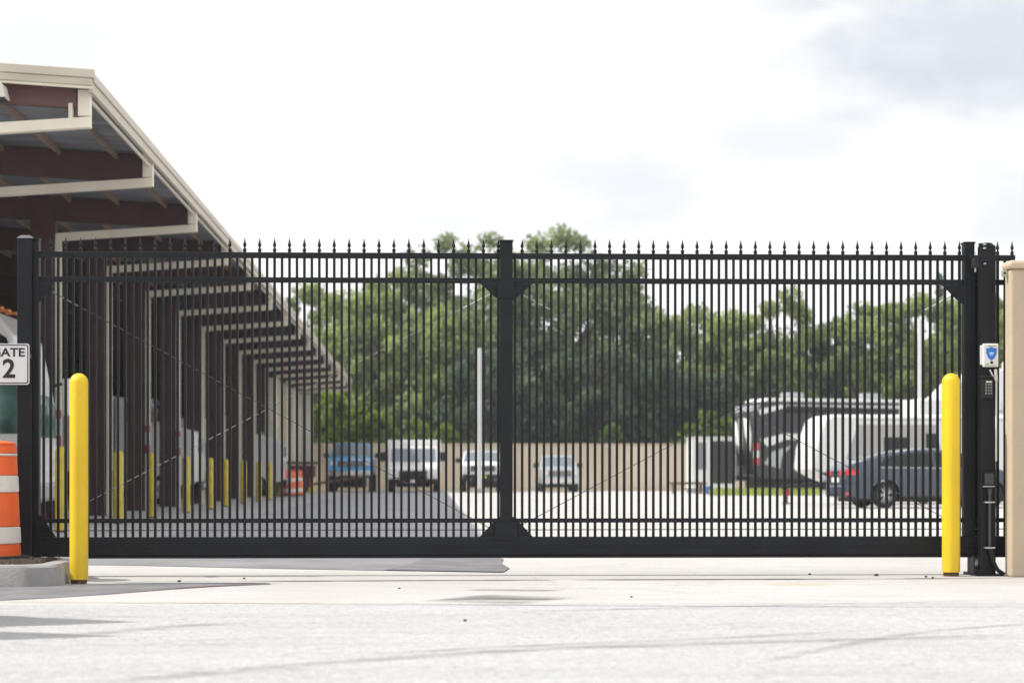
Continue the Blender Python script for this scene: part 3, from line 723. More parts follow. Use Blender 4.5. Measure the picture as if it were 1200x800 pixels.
# ---- blue sedan
def sedan(loc, rz, label):
    t = thing('parked_sedan', loc, label, 'car', rz=rz)
    L = 4.75; W = .915; AX = (1.0, 3.86); WR = .335
    up = smooth_interp([(0, .86), (.04, 1.04), (.14, 1.13), (.45, 1.20), (.8, 1.29), (1.3, 1.42), (1.9, 1.49), (2.4, 1.50), (2.85, 1.46), (3.15, 1.38), (3.8, 1.06), (4.4, .90), (4.68, .72), (4.75, .52)])
    def lo(x):
        z = .24 + (.05 if x < .3 or x > 4.4 else 0)
        for a in AX:
            d = abs(x - a)
            if d < .40: z = max(z, WR + math.sqrt(max(0, .40**2 - d*d)) * .98)
        return z
    def half(x, z):
        h = W
        if x < .55: h *= 1 - .20 * ((.55 - x) / .55) ** 2.2
        if x > L - .9: h *= 1 - .26 * ((x - L + .9) / .9) ** 2.2
        if z > 1.0: h -= (z - 1.0) * .48
        if z < .55: h -= (.55 - z) * .12
        h += .012 * math.exp(-((z - .80) / .05) ** 2)
        return h
    xs = sorted(set(frange(0, .2, 6) + frange(.2, .58, 6) + frange(.59, 1.41, 22) + frange(1.42, 3.44, 24) + frange(3.45, 4.27, 22) + frange(4.28, L, 12)))
    shell(xs, lo, up, half, 16, 12).build('body', M['navy'], t, sharp=50)
    belt = lambda x: 1.05 + (x - 1.2) * -.012
    for s in (1, -1):
        side_patch(.86, 2.30, belt, lambda x: min(up(x) - .075, belt(x) + (x - .80) * 1.0), half, s).build('side_window', M['glass'], t)
        side_patch(2.36, 3.42, belt, lambda x: min(up(x) - .075, belt(x) + max(0, (3.62 - x)) * .62), half, s).build('side_window', M['glass'], t)
        side_patch(.84, 3.50, lambda x: belt(x) - .022, lambda x: belt(x) - .006, half, s, .008).build('window_trim', M['chrome'], t)
        side_patch(.005, .30, lambda x: .84 + x * .08, lambda x: 1.0 - x * .08, half, s, .006, 10).build('tail_light', M['red_lens'], t)
        side_patch(4.30, 4.66, lambda x: .62, lambda x: .76 - (x - 4.3) * .15, half, s, .006, 8).build('headlight', M['clear_lens'], t)
        side_patch(.0, .12, lambda x: .34, lambda x: .40, half, s, .006, 3).build('rear_reflector', M['red_lens'], t)
        side_patch(2.33, 2.336, lambda x: .36, belt, half, s, .003, 1).build('door_seam', M['black_plastic'], t)
        MB().box(2.18, 2.34, s*(W+.0) - (.0 if s > 0 else .02), s*(W) + (.02 if s > 0 else .0), .80, .83).build('door_handle', M['navy'], t, .005)
        MB().prism([(3.30, .96), (3.48, .96), (3.45, 1.09), (3.32, 1.09)], s*.93, s*1.08).build('mirror', M['navy'], t, .02)
        for x in AX: wheel(t, x, s * (W - .13), WR, .22, s)
        side_patch(1.42, 3.44, lambda x: .242, lambda x: .30, half, s, .012).build('sill_trim', M['black_plastic'], t)
    top_patch(.50, 1.35, up, half, .86).build('rear_window', M['glass'], t)
    top_patch(3.02, 3.66, up, half, .88).build('windshield', M['glass'], t)
    MB().box(-.012, -.002, -.62, -.30, .84, .95).box(-.012, -.002, .30, .66, .84, .95).build('boot_light', M['red_lens'], t, .01)
    MB().box(-.02, .0, -.26, .26, .66, .78).build('number_plate', M['plate'], t)
    MB().box(-.035, .06, -.70, .70, .28, .58).build('rear_bumper', M['navy'], t, .03)
    MB().box(-.04, -.036, -.5, .5, .29, .36).build('diffuser', M['black_plastic'], t)
    MB().box(.3, 4.4, -.7, .7, .16, .30).build('underbody', M['black_plastic'], t)
    return t
sy = 54.6
sxx = WX(976, 54.6)
sedan((sxx + .02, 54.3, .0), R(9), 'dark blue sedan parked beside the grey and white travel trailer')

# ---- front-on pickup / truck, local +x forward
def pickup(loc, rz, label, name='parked_pickup', paint='silver_paint', H=1.85, W=.98, L=5.5, hood=1.18, lift=0.0, roofm=None, glass='glass_light', plate='plate', cap=None, dark_face=False):
    t = thing(name, loc, label, 'truck', rz=rz)
    s_ = L / 5.5
    WR = .40 + lift * .35; AX = (1.1 * s_, L - .95)
    up = smooth_interp([(0, hood * .98), (1.95*s_, hood * 1.0), (2.0*s_, hood + .05), (2.2*s_, H - .06), (2.5*s_, H), (3.2*s_, H - .01), (3.45*s_, H - .06), (4.05*s_, hood + .02), (4.2*s_, hood - .01), (L - .25, hood - .06), (L - .02, hood - .14)], .08)
    zb = .45 + lift
    def lo(x):
        z = zb
        for a in AX:
            d = abs(x - a)
            if d < WR + .07: z = max(z, WR + math.sqrt(max(0, (WR + .07)**2 - d*d)))
        return z
    def half(x, z):
        h = W * (1 - .09 * max(0, (x - L + .6) / .6) ** 2)
        if z > hood - .05: h -= (z - hood + .05) * .30
        return h
    xs = sorted(set(frange(0, L, 70)))
    shell(xs, lo, up, half, 12, 10).build('body', M[paint], t, sharp=45)
    if roofm: top_patch(2.25*s_, 3.4*s_, up, half, .97, .02).build('roof_panel', M[roofm], t)
    top_patch(3.5*s_, 4.03*s_, up, half, .90, .014).build('windshield', M[glass], t)
    for s in (1, -1):
        side_patch(2.3*s_, 3.85*s_, lambda x: hood + .03, lambda x: min(up(x) - .09, H - .1), half, s).build('side_window', M['glass'], t)
        for x in AX: wheel(t, x, s * (W - .14), WR, .27, s, False)
        zl = hood - .34
        MB().box(L - .05, L + .012, s*(W*.62) if s > 0 else -W*.88, W*.88 if s > 0 else -W*.62, zl, zl + .17).build('headlight', M['clear_lens'], t, .02)
        MB().box(3.75*s_, 3.9*s_, s*(W) if s > 0 else -W-.26, W+.26 if s > 0 else -W, hood + .02, hood + .25).build('mirror', M['black_plastic'], t, .03)
        MB().tube((L + .04, s*.62, zb + .0), (L + .10, s*.62, zb + .0), .06, 12).build('fog_light', M['clear_lens'], t)
    MB().box(L - .04, L + .016, -W*.58, W*.58, hood - .42, hood - .13).build('grille', M['black_plastic'], t, .02)
    mb = MB()
    for k in range(4): mb.box(L + .0165, L + .026, -W*.55, W*.55, hood - .385 + k*.07, hood - .365 + k*.07)
    mb.build('grille_bars', M['chrome' if not dark_face else 'grey_paint'], t)
    MB().box(L - .06, L + .12, -W*.94, W*.94, zb - .03, zb + .22).build('bumper', M['chrome' if not dark_face else 'black_plastic'], t, .03)
    MB().box(L + .121, L + .13, -.16, .16, zb + .03, zb + .17).build('number_plate', M[plate], t)
    MB().box(.4, L - .1, -.7, .7, zb - .12, zb + .05).build('underbody', M['black_plastic'], t)
    MB().box(L - 1.15, L - .75, -W*.66, W*.66, .22, zb).build('front_axle', M['black_plastic'], t, .04)
    return t
YW = 110.0
def at_wall(px, L): return (WX(px, YW - L - 1), YW - .8, 0)
p = at_wall(656.5, 5.5); pickup(p, -pi/2, 'silver pickup facing the gate against the tan boundary wall', H=1.82, W=.95)
p = at_wall(566, 5.6); pickup(p, -pi/2, 'white pickup with grey cab and dark bumper beside the pale pole at the boundary wall', paint='white_paint', H=2.05, W=1.05, L=5.6, hood=1.42, lift=.2, roofm='grey_paint', plate='plate_yellow', dark_face=True)
p = at_wall(411, 5.6); pickup(p, -pi/2, 'raised bright blue truck with grey roof parked at the boundary wall', 'parked_truck', 'blue_paint', H=2.40, W=1.12, L=5.8, hood=1.66, lift=.38, roofm='grey_paint', glass='glass_light', dark_face=False)

# ---- box truck (front-on or nose-out)
def box_truck(loc, rz, label, paint='white_paint', boxm='rv_white', W=1.15, H=3.0, L=7.0, cabH=2.3, name='box_truck', band=None):
    t = thing(name, loc, label, 'truck', rz=rz)
    cab = [(L - 2.3, .75), (L - 2.3, cabH), (L - 1.35, cabH), (L - .85, cabH - .75), (L - .08, cabH - .95), (L, cabH - 1.1), (L, .6), (L - .35, .55), (L - 1.7, .55)]
    MB().prism(cab, -W * .9, W * .9).build('cab', M[paint], t, .06)
    MB().prism([(L - 1.31, cabH - .08), (L - .86, cabH - .72), (L - .84, cabH - .715), (L - 1.29, cabH - .07)], -W*.8, W*.8).build('windshield', M['glass_light'], t)
    MB().box(0, L - 2.35, -W, W, .95, H).build('cargo_box', M[boxm], t, .05)
    if band: MB().box(.1, L - 2.45, -W - .006, W + .006, 1.2, H - .9).build('colour_band', M[band], t)
    for s in (1, -1):
        MB().box(L - 2.0, L - 1.25, s*W*.9 if s > 0 else -W*.9 - .006, W*.9 + .006 if s > 0 else -W*.9, cabH - .72, cabH - .14).build('side_window', M['glass'], t)
        MB().box(L - 1.05, L - .9, s*W*.95 if s > 0 else -W*1.2, W*1.2 if s > 0 else -W*.95, cabH - .7, cabH - .25).build('mirror', M['black_plastic'], t, .02)
        MB().box(L - .02, L + .012, s*W*.55 if s > 0 else -W*.85, W*.85 if s > 0 else -W*.55, cabH - 1.45, cabH - 1.22).build('headlight', M['clear_lens'], t, .02)
        wheel(t, L - 1.0, s * (W*.9 - .12), .43, .26, s, False); wheel(t, 1.4, s * (W*.92 - .12), .43, .3, s, False)
    MB().box(L - .03, L + .014, -W*.5, W*.5, cabH - 1.55, cabH - 1.15).build('grille', M['black_plastic'], t, .02)
    MB().box(L - .05, L + .12, -W*.88, W*.88, .42, .66).build('bumper', M['black_plastic'], t, .03)
    MB().box(.2, L - .4, -.6, .6, .6, .94).build('chassis', M['black_plastic'], t)
    MB().box(L - 1.2, L - .8, -W*.62, W*.62, .25, .6).build('front_axle', M['black_plastic'], t, .04)
    MB().box(L + .121, L + .13, -.16, .16, .48, .6).build('number_plate', M['plate'], t)
    return t
p = at_wall(484, 7); box_truck(p, -pi/2, 'white box truck facing the gate between the blue truck and white pickup', W=1.34, H=2.55, cabH=2.2)

# ---- vehicles nosing out of the shelter bays
box_truck((-15.3, 41.3, 0), 0, 'grey and white box truck parked in the shelter bay past the coach', 'silver_paint', 'rv_grey', L=7.4, H=3.2, cabH=2.5)
box_truck((-16.4, 47.5, 0), 0, 'silver box truck with green tinted cab deeper in the shelter', 'silver_paint', 'rv_white', L=7.6, H=3.1, cabH=2.6)
box_truck((-14.6, 62.0, 0), 0, 'tall white box truck parked mid-way along the shelter', 'white_paint', 'rv_white', L=7.9, H=3.1, cabH=3.05)
box_truck((-13.2, 83.0, 0), 0, 'blue and white box truck nosing out near the end of the shelter', 'white_paint', 'rv_white', L=7.5, H=3.0, cabH=3.1, band='blue_paint')
box_truck((-15.5, 71.0, 0), 0, 'dark grey box truck parked between the tall white and the blue trucks', 'grey_paint', 'grey_paint', L=7.9, H=3.0, cabH=2.6)

# ---- big coach at the left, nose pointing to the lane
def coach(loc, rz):
    t = thing('parked_coach', loc, 'white coach with green tinted glass parked in the shelter behind the GATE 2 sign', 'bus', rz=rz)
    L = 9.5; W = 1.25; H = 3.52
    prof = [(0, .45), (0, H - .1), (.15, H), (L - 1.0, H + .02), (L - .55, H - .08), (L - .25, H - .45), (L - .02, 2.0), (L, 1.35), (L, .5), (L - .2, .38), (L - 1.3, .38), (1, .38)]
    MB().prism(prof, -W, W).build('body', M['rv_white'], t, .07)
    # windshield wrap
    MB().prism([(L - .55, H - .42), (L - .36, H - .46), (L + .001, 2.0), (L + .008, 1.45), (L - .05, 1.45), (L - .5, 1.52)], -W*.93, W*.93).build('windshield', M['glass_green'], t, .03)
    for s in (1, -1):
        MB().prism([(.6, 2.56), (L - .2, 2.56), (L - .36, H - .50), (L - .6, H - .34), (.6, H - .30)], s*W, s*(W + .012)).build('upper_window', M['glass'], t)
        MB().prism([(L - 2.0, 1.5), (L - .12, 1.5), (L - .16, 2.0), (L - .22, 2.5), (L - 2.0, 2.5)], s*W, s*(W + .012)).build('cab_window', M['glass_green'], t)
        MB().box(.6, L - 2.1, s*W if s > 0 else -W - .01, W + .01 if s > 0 else -W, 1.85, 2.45).build('side_window', M['glass'], t, .004)
        MB().box(.3, L - .4, s*W if s > 0 else -W - .007, W + .007 if s > 0 else -W, .45, .95).build('skirt', M['rv_silver'], t, .01)
        wheel(t, L - 2.1, s * (W - .10), .46, .28, s, False); wheel(t, 2.2, s * (W - .10), .46, .28, s, False)
        MB().tube((L - .3, s*1.28, 2.3), (L + .12, s*1.45, 2.42), .025, 8).build('mirror_arm', M['black_plastic'], t)
        MB().box(L + .06, L + .2, s*1.36 if s > 0 else -1.58, 1.58 if s > 0 else -1.36, 1.85, 2.5).build('mirror', M['white_paint'], t, .04)
        MB().box(L - .0, L + .02, s*.75 if s > 0 else -1.1, 1.1 if s > 0 else -.75, .85, 1.1).build('headlight', M['clear_lens'], t, .03)
    for y in (-.9, -.3, .3, .9): MB().box(L - .8, L - .6, y - .08, y + .08, H + .022, H + .07).build('marker_light', M['amber_lens'], t, .015)
    MB().box(L - .1, L + .13, -W*.97, W*.97, .42, .72).build('bumper', M['rv_silver'], t, .05)
    return t
coach((-6.38 - 9.5, 35.35, .0), 0)

# ---- dark trailer with a drawbar by the shelter end
ct = thing('tow_cart', (WX(353, 92), 92, 0), 'small dark red tow cart with drawbar by the shelter end', 'cart')
MB().box(-.55, .6, -.5, .5, .75, 1.25).box(-.4, .4, -.4, .4, .3, .75).build('body', mat('dark_red', (.13, .02, .03), .6), ct, .03)
MB().box(-.7, .75, -.6, .6, 1.3, 1.42).build('lid', M['timber'], ct, .02)
MB().tube((.5, 0, .45), (2.6, 0, .75), .06, 8).build('drawbar', M['timber'], ct)
for s in (-1, 1): wheel(ct, 0, s*.6, .28, .16, s, False)

# ------------------------------------------------------------------ boundary wall, poles, yard items
bw = thing('boundary_wall', (WX(360, 111.8), 111.8, 0), 'long tan rendered boundary wall closing the far side of the yard', 'wall')
bx0, bx1 = WX(352, 111.8), 75
HWALL = 2.38
bo = MB().box(0, bx1 - bx0, 0, .3, 0, HWALL).build('wall_panel', M['far_wall'], bw)
MB().box(-.02, bx1 - bx0, -.05, .35, HWALL, HWALL + .1).build('coping', M['far_wall_dark'], bw, .01)
for k in range(18):
    x = 1.0 + k * 4.9
    MB().box(x - .22, x + .22, -.06, 0.0, 0, HWALL - .001).build('pilaster', M['far_wall_dark'], bw, .01)
def pole(px, pytop, Y, r, label):
    X = WX(px, Y); t = thing('tall_pole', (X, Y, 0), label, 'pole', 'pale poles in the yard'); h = WZ(pytop, X, Y)
    MB().tube((0, 0, .25), (0, 0, h), r, 14, r * .85).build('shaft', M['pole_white'], t)
    MB().lathe([(0, 0), (r*2.2, 0), (r*2.2, .2), (r*1.5, .26), (0, .26)], n=16).build('footing', M['kerb'], t)
    MB().lathe([(r*.9, h - .01), (r*.9, h + .05), (0, h + .09)], n=14).build('cap', M['pole_white'], t)
pole(562, 410, 100, .115, 'pale tall pole in front of the white pickup at the boundary wall')
pole(1078.5, 375, 92, .13, 'pale tall pole rising behind the white fifth-wheel trailer')

# yard shed with dark panels
ysd = 98
sx0, sx1 = WX(811, ysd), WX(862, ysd)
zt_ = WZ(513, sx0, ysd)
shd = thing('portable_cabin', (sx0, ysd, 0), 'white portable cabin with two dark panels beside the black travel trailer', 'cabin')
wS = sx1 - sx0
MB().box(0, wS, 0, 2.4, .22, zt_).build('body', M['rv_white'], shd, .02)
MB().box(WX(815.5, ysd) - sx0, WX(827.5, ysd) - sx0, -.02, 0, WZ(550, sx0, ysd), WZ(518, sx0, ysd)).build('dark_panel', M['grey_paint'], shd, .01)
MB().box(WX(833, ysd) - sx0, WX(861, ysd) - sx0, -.05, 0, .45, WZ(516.5, sx0, ysd)).build('roller_door', mat('dark_door', (.035, .033, .033), .6), shd, .01)
MB().box(-.05, wS + .05, -.08, 2.5, zt_ + .001, zt_ + .06).build('roof', M['rv_white'], shd)
for x in (.15, wS - .15):
    for y in (.2, 2.2): MB().box(x - .1, x + .1, y - .1, y + .1, 0, .219).build('foot_block', M['kerb'], shd)
bn = thing('low_bench', (WX(808, 95), 95, 0), 'low brown timber bench on the concrete before the portable cabin', 'bench')
MB().box(-.9, .75, -.25, .25, .42, .52).build('seat', M['timber'], bn)
for x in (-.7, .5): MB().box(x - .06, x + .06, -.2, .2, 0, .419).build('leg', M['timber'], bn)
random.seed(31)
st0 = None
stm = mat('dark_stone', (.10, .09, .085), .9, var=.3, scale=60)
for (px, py, r_) in ((210, 682, .016), (286, 678.5, .012), (949, 673.5, .014), (1027, 675, .020), (1085, 676.5, .014), (1093, 677.5, .012), (545, 728, .012), (468, 690, .010), (740, 700, .010)):
    x_, y_ = GP(px, py)
    if st0 is None:
        bm = bmesh.new(); bmesh.ops.create_icosphere(bm, subdivisions=2, radius=.016)
        for v_ in bm.verts: v_.co *= random.uniform(.8, 1.2); v_.co.z *= .6
        me = bpy.data.meshes.new('stone'); bm.to_mesh(me); bm.free(); me.materials.append(stm)
        st0 = bpy.data.objects.new('stone', me); COL.objects.link(st0); o_ = st0
        tag(o_, 'small dark stone lying on the pale concrete drive', 'stone', 'small stones on the drive')
    else:
        o_ = st0.copy(); COL.objects.link(o_)
    o_.location = (x_, y_, .009 * r_ / .016 + .002); o_.rotation_euler = (0, 0, px); o_.scale = (r_ / .016,) * 3
bk = thing('blue_bucket', (WX(830, 93), 93, 0), 'small blue bucket on the ground before the portable cabin', 'bucket')
MB().lathe([(0, 0), (.13, 0), (.17, .34), (.16, .345), (.125, .03), (0, .03)], n=16).build('pail', mat('blue_plastic', (.03, .12, .42), .4), bk)
MB().path([(.16 * cos(a), 0, .33 + .16 * sin(a)) for a in [pi * k / 8 for k in range(9)]], .008, 6).build('handle', M['galv'], bk)
random.seed(11)
gm = MB()
for k in range(3800):
    y = random.uniform(86, 97); x = random.uniform(WX(832, y), WX(960, y))
    h = random.uniform(.08, .32); w = random.uniform(.03, .06); a = random.uniform(0, pi)
    gm.add([(x - cos(a)*w, y - sin(a)*w, 0), (x + cos(a)*w, y + sin(a)*w, 0), (x + random.uniform(-.1, .1), y + random.uniform(-.1, .1), h)], [(0, 1, 2)])
tag(gm.build('weeds', M['leaf_grass']), 'bright green weeds along the concrete edge by the travel trailer', 'grass', kind='stuff')

# ------------------------------------------------------------------ trailers and motorhomes
def trailer_body(t, prof, W, m, bevel=.08, name='body'): return MB().prism(prof, -W, W).build(name, M[m], t, bevel)
# black and silver travel trailer (rear end toward the shed), recedes slightly
def dark_trailer(loc, rz):
    t = thing('travel_trailer', loc, 'black travel trailer with silver swirl graphics and red tail light', 'trailer', rz=rz)
    L, W, H = 8.4, 1.25, 3.75
    t.scale = (1, 1, 1.13)
    MB().box(.5, L - .4, -1.0, 1.0, .13, .62).build('undercarriage', M['black_plastic'], t)
    prof = [(0, .75), (-.12, 1.6), (0, H - .55), (.35, H - .1), (.8, H), (L - .4, H), (L, H - .5), (L, .7), (L - .6, .55), (.4, .55)]
    trailer_body(t, prof, W, 'rv_dark')
    MB().prism([(.5, H + .002), (L - .4, H + .002), (L - .4, H + .13), (.7, H + .15)], -W*.97, W*.97).build('roof', M['rv_white'], t, .04)
    s = -1
    y0, y1 = -W - .008, -W
    MB().prism([(.25, H - .32), (1.3, H - .12), (L - .5, H - .12), (L - .5, H - .26), (1.4, H - .28), (.3, H - .55)], y0, y1).build('roof_stripe', M['rv_white'], t)
    MB().tube((1.6, -W - .12, H - .30), (L - .6, -W - .12, H - .30), .15, 10, .05).build('awning', M['black_plastic'], t)
    MB().prism([(2.5, 2.65), (L - 1, 2.55), (L - 1, 2.85), (2.6, 3.0)], y0, y1).build('upper_band', M['rv_silver'], t)
    MB().prism([(.3, 2.2), (1.5, 2.45), (L - 1, 2.35), (L - 1, 2.15), (1.6, 2.2), (.7, 1.9)], y0 - .002, y1).build('swoosh', M['rv_white'], t)
    MB().prism([(2.4, .9), (3.0, 1.8), (4.2, 2.35), (4.6, 2.3), (3.4, 1.65), (2.9, .85)], y0 - .004, y1).build('swoosh', M['rv_white'], t)
    MB().prism([(.5, 1.2), (.9, 1.7), (1.9, 1.95), (1.4, 1.5), (1.3, 1.0)], y0 - .002, y1).build('swoosh', M['rv_silver'], t)
    MB().box(5.2, 6.2, y0, y1, 1.6, 2.1).build('side_window', M['glass'], t, .01)
    MB().box(3.4, 4.6, y0 - .004, y1, 2.42, 2.62).build('side_window', M['glass'], t, .01)
    # rear cap (local -x): wide silver swirls
    rc = MB()
    def rp(pts, m, nm, off):
        vs = []; 
        mb = MB().prism([(y, z) for y, z in pts], -.135 - off, -.10 + .02, 'x'); mb.build(nm, M[m], t)
    rp([(-1.1, 1.7), (-.5, 2.4), (-.3, 3.1), (-.9, 3.0), (-1.15, 2.4)], 'rv_white', 'rear_swirl', .01)
    rp([(.1, 1.5), (.75, 2.2), (1.05, 3.05), (.55, 2.9), (.2, 2.2)], 'rv_white', 'rear_swirl', .01)
    rp([(-.2, 1.8), (.15, 2.5), (.3, 3.1), (.0, 3.05), (-.2, 2.4)], 'rv_silver', 'rear_swirl', .014)
    MB().box(-.05, .45, -1.1, 1.1, H - .42, H - .16).build('rear_brow', M['rv_silver'], t, .05)
    MB().box(-.17, -.12, -.8, .3, 1.15, 1.6).build('rear_window', M['glass'], t, .01)
    for (za, zb, m) in ((1.75, 2.05, 'red_lens'), (1.45, 1.74, 'clear_lens'), (1.15, 1.44, 'red_lens')):
        MB().box(-.02, .25, -W - .03, -W - .001, za, zb).build('tail_light', M[m], t, .01)
    MB().box(-.2, .0, -1.15, 1.15, .5, .72).build('rear_bumper', M['black_plastic'], t, .02)
    for x in (5.0, 5.95):
        for sd in (1, -1): wheel(t, x, sd * 1.1, .38, .22, sd, False)
    for x in (2.0, 6.0): MB().box(x, x + .9, -.4, .4, H + .14, H + .42).build('roof_unit', M['rv_silver'], t, .06)
    return t
dark_trailer((WX(866, 101), 99.5, 0), R(14))

# grey and white travel trailer, closer
def white_trailer(loc, rz):
    t = thing('white_travel_trailer', loc, 'white travel trailer with grey side panel and sloping nose behind the blue sedan', 'trailer', rz=rz)
    L, W, H = 6.1, 1.22, 2.56
    prof = [(-.28, 1.0), (-.22, 1.6), (.06, 2.4), (.30, H), (L - .1, H), (L, H - .08), (L, .6), (.6, .6), (.2, .75)]
    trailer_body(t, prof, W, 'rv_white')
    y0, y1 = -W - .006, -W
    MB().prism([(.6, .93), (.74, 1.4), (1.05, 2.28), (3.35, 2.28), (3.35, .93)], y0, y1).build('side_panel', M['rv_grey'], t)
    MB().prism([(-.27, 1.05), (.0, .92), (L, .92), (L, .60), (.6, .60), (.18, .76)], y0 - .003, y1).build('lower_skirt', M['rv_dark'], t)
    MB().box(1.0, L - .3, y0 - .003, y1, 2.40, 2.43).build('trim_line', M['rv_silver'], t)
    MB().box(1.8, 2.5, y0 - .012, y1, 1.5, 1.92).build('side_window', M['glass'], t, .03)
    MB().prism([(3.02, 1.5), (3.45, 1.5), (3.35, 2.03), (3.02, 2.03)], y0 - .012, y1).build('side_window', M['glass'], t, .02)
    MB().box(4.2, 4.85, y0 - .01, y1, .7, 2.3).build('door', M['rv_grey'], t, .01)
    for x in (3.6, 4.4): wheel(t, x, -1.06, .36, .2, -1, False); wheel(t, x, 1.06, .36, .2, 1, False)
    MB().box(4.6, 5.4, -.4, .4, H + .0, H + .22).build('roof_unit', M['rv_silver'], t, .06)
    mbs = MB()
    for x in (1.45, 2.75): mbs.box(x, x + .02, y0 - .002, y1, .95, 2.26)
    mbs.box(1.0, 3.3, y0 - .002, y1, 1.38, 1.40).build('panel_seam', M['rv_silver'], t)
    MB().tube((.5, .5, .6), (-.9, 0, .5), .05, 8).tube((.5, -.5, .6), (-.9, 0, .5), .05, 8).build('tongue', M['black_plastic'], t)
    MB().tube((-.75, 0, .0), (-.75, 0, .62), .04, 10).lathe([(0, 0), (.14, 0), (.14, .03), (0, .05)], (-.75, 0, 0), 12).build('jack', M['black_plastic'], t)
    MB().box(-.84, -.66, -.08, .08, .24, .42).build('jack_head', M['red_paint'], t, .03)
    return t
white_trailer((WX(948, 62), 61.5, 0), R(3))
# big white fifth wheel behind
def fifth_wheel(loc, rz):
    t = thing('fifth_wheel_trailer', loc, 'tall white fifth-wheel trailer with curved raised nose behind the bollard by the keypad', 'trailer', rz=rz)
    L, W, H = 9.5, 1.25, 4.35
    prof = [(-.1, .9), (-.1, 3.35), (.75, 3.38), (.95, 3.55), (1.35, 3.95), (1.9, 4.25), (2.6, H), (L - .2, H), (L, H - .2), (L, .8), (L - .3, .6), (.3, .6)]
    trailer_body(t, prof, W, 'rv_white', .06)
    y0, y1 = -W - .006, -W
    MB().box(.1, L - .2, y0, y1, 1.75, 1.85).box(1.6, L - .2, y0, y1, 2.9, 2.98).build('trim_line', M['rv_silver'], t)
    MB().box(2.9, 5.1, y0, y1, .8, 2.6).build('side_panel', M['rv_grey'], t)
    MB().box(1.5, 2.5, y0 - .01, y1, 2.2, 2.7).build('side_window', M['glass'], t, .02)
    MB().box(5.6, 6.8, y0 - .01, y1, 2.2, 2.8).build('side_window', M['glass'], t, .02)
    for x in (5.4, 6.3): wheel(t, x, -1.08, .4, .22, -1, False); wheel(t, x, 1.08, .4, .22, 1, False)
    MB().box(3.2, 4.2, -.4, .4, H, H + .3).build('roof_unit', M['rv_white'], t, .06)
    mbs = MB()
    for x in (.9, 2.0, 2.7, 5.3): mbs.box(x, x + .02, y0, y1, .95, 3.3)
    mbs.build('panel_seam', M['rv_silver'], t)
    MB().box(.2, .75, y0 - .004, y1, 1.15, 1.6).build('hatch', M['rv_silver'], t, .01)
    return t
fifth_wheel((WX(1068, 71), 71, 0), R(2))

# ------------------------------------------------------------------ trees
rng = np.random.default_rng(21)
def leaf_cloud(lobes, n, size, flat=.75, gap=-.45):
    L = np.array([l[:3] for l in lobes]); Rr = np.array([l[3:6] for l in lobes])
    vol = (Rr.prod(axis=1)) ** (2/3); idx = rng.choice(len(lobes), n, p=vol / vol.sum())
    d = rng.normal(size=(n, 3)); d /= np.linalg.norm(d, axis=1)[:, None]
    rad = rng.random(n) ** .55
    # clumping: bumpy radius by direction
    bump = .82 + .18 * np.sin(d[:, 0] * 7 + idx) * np.cos(d[:, 2] * 6 + idx * 1.7) + .1 * np.sin(d[:, 1] * 11 + idx * 3)
    P = L[idx] + d * Rr[idx] * (rad * bump)[:, None]
    # drop leaves between the sprays so that light and whatever stands behind shows through
    W = P + L.mean(axis=0) * 3.7
    nz = (np.sin(W[:, 0] * 2.9 + 1.3 * np.sin(W[:, 2] * 2.1)) + np.sin(W[:, 1] * 2.6 + 1.1 * np.sin(W[:, 0] * 1.7)) + np.sin(W[:, 2] * 3.3 + 1.4 * np.sin(W[:, 1] * 2.3))
          + .6 * np.sin(W[:, 0] * 7.1 + W[:, 2] * 5.3) + .8 * rng.normal(size=n))
    keep = nz > gap
    P, d = P[keep], d[keep]; n = len(P)
    nrm = d * .5 + rng.normal(size=(n, 3)) * .7; nrm /= np.linalg.norm(nrm, axis=1)[:, None]
    a = np.cross(nrm, rng.normal(size=(n, 3))); a /= np.linalg.norm(a, axis=1)[:, None]; b = np.cross(nrm, a)
    s = size * (.6 + .8 * rng.random(n))[:, None]
    # leaf-spray: pointed hexagon-ish quad
    V = np.stack([P - a * s, P - b * s * flat * .6, P + a * s, P + b * s * flat * .6], axis=1).reshape(-1, 3)
    return V
def leaf_object(name, lobes, n, size, m, parent, zmin=.2, gap=-.45):
    V = leaf_cloud(lobes, n, size, gap=gap); V[:, 2] = np.maximum(V[:, 2], zmin)
    me = bpy.data.meshes.new(name); me.vertices.add(len(V)); me.vertices.foreach_set('co', V.ravel())
    nf = len(V) // 4; me.loops.add(nf * 4); me.loops.foreach_set('vertex_index', np.arange(nf * 4))
    me.polygons.add(nf); me.polygons.foreach_set('loop_start', np.arange(0, nf * 4, 4)); me.update(); me.validate()
    me.materials.append(M[m]); o = bpy.data.objects.new(name, me); COL.objects.link(o)
    if parent: o.parent = parent
    return o
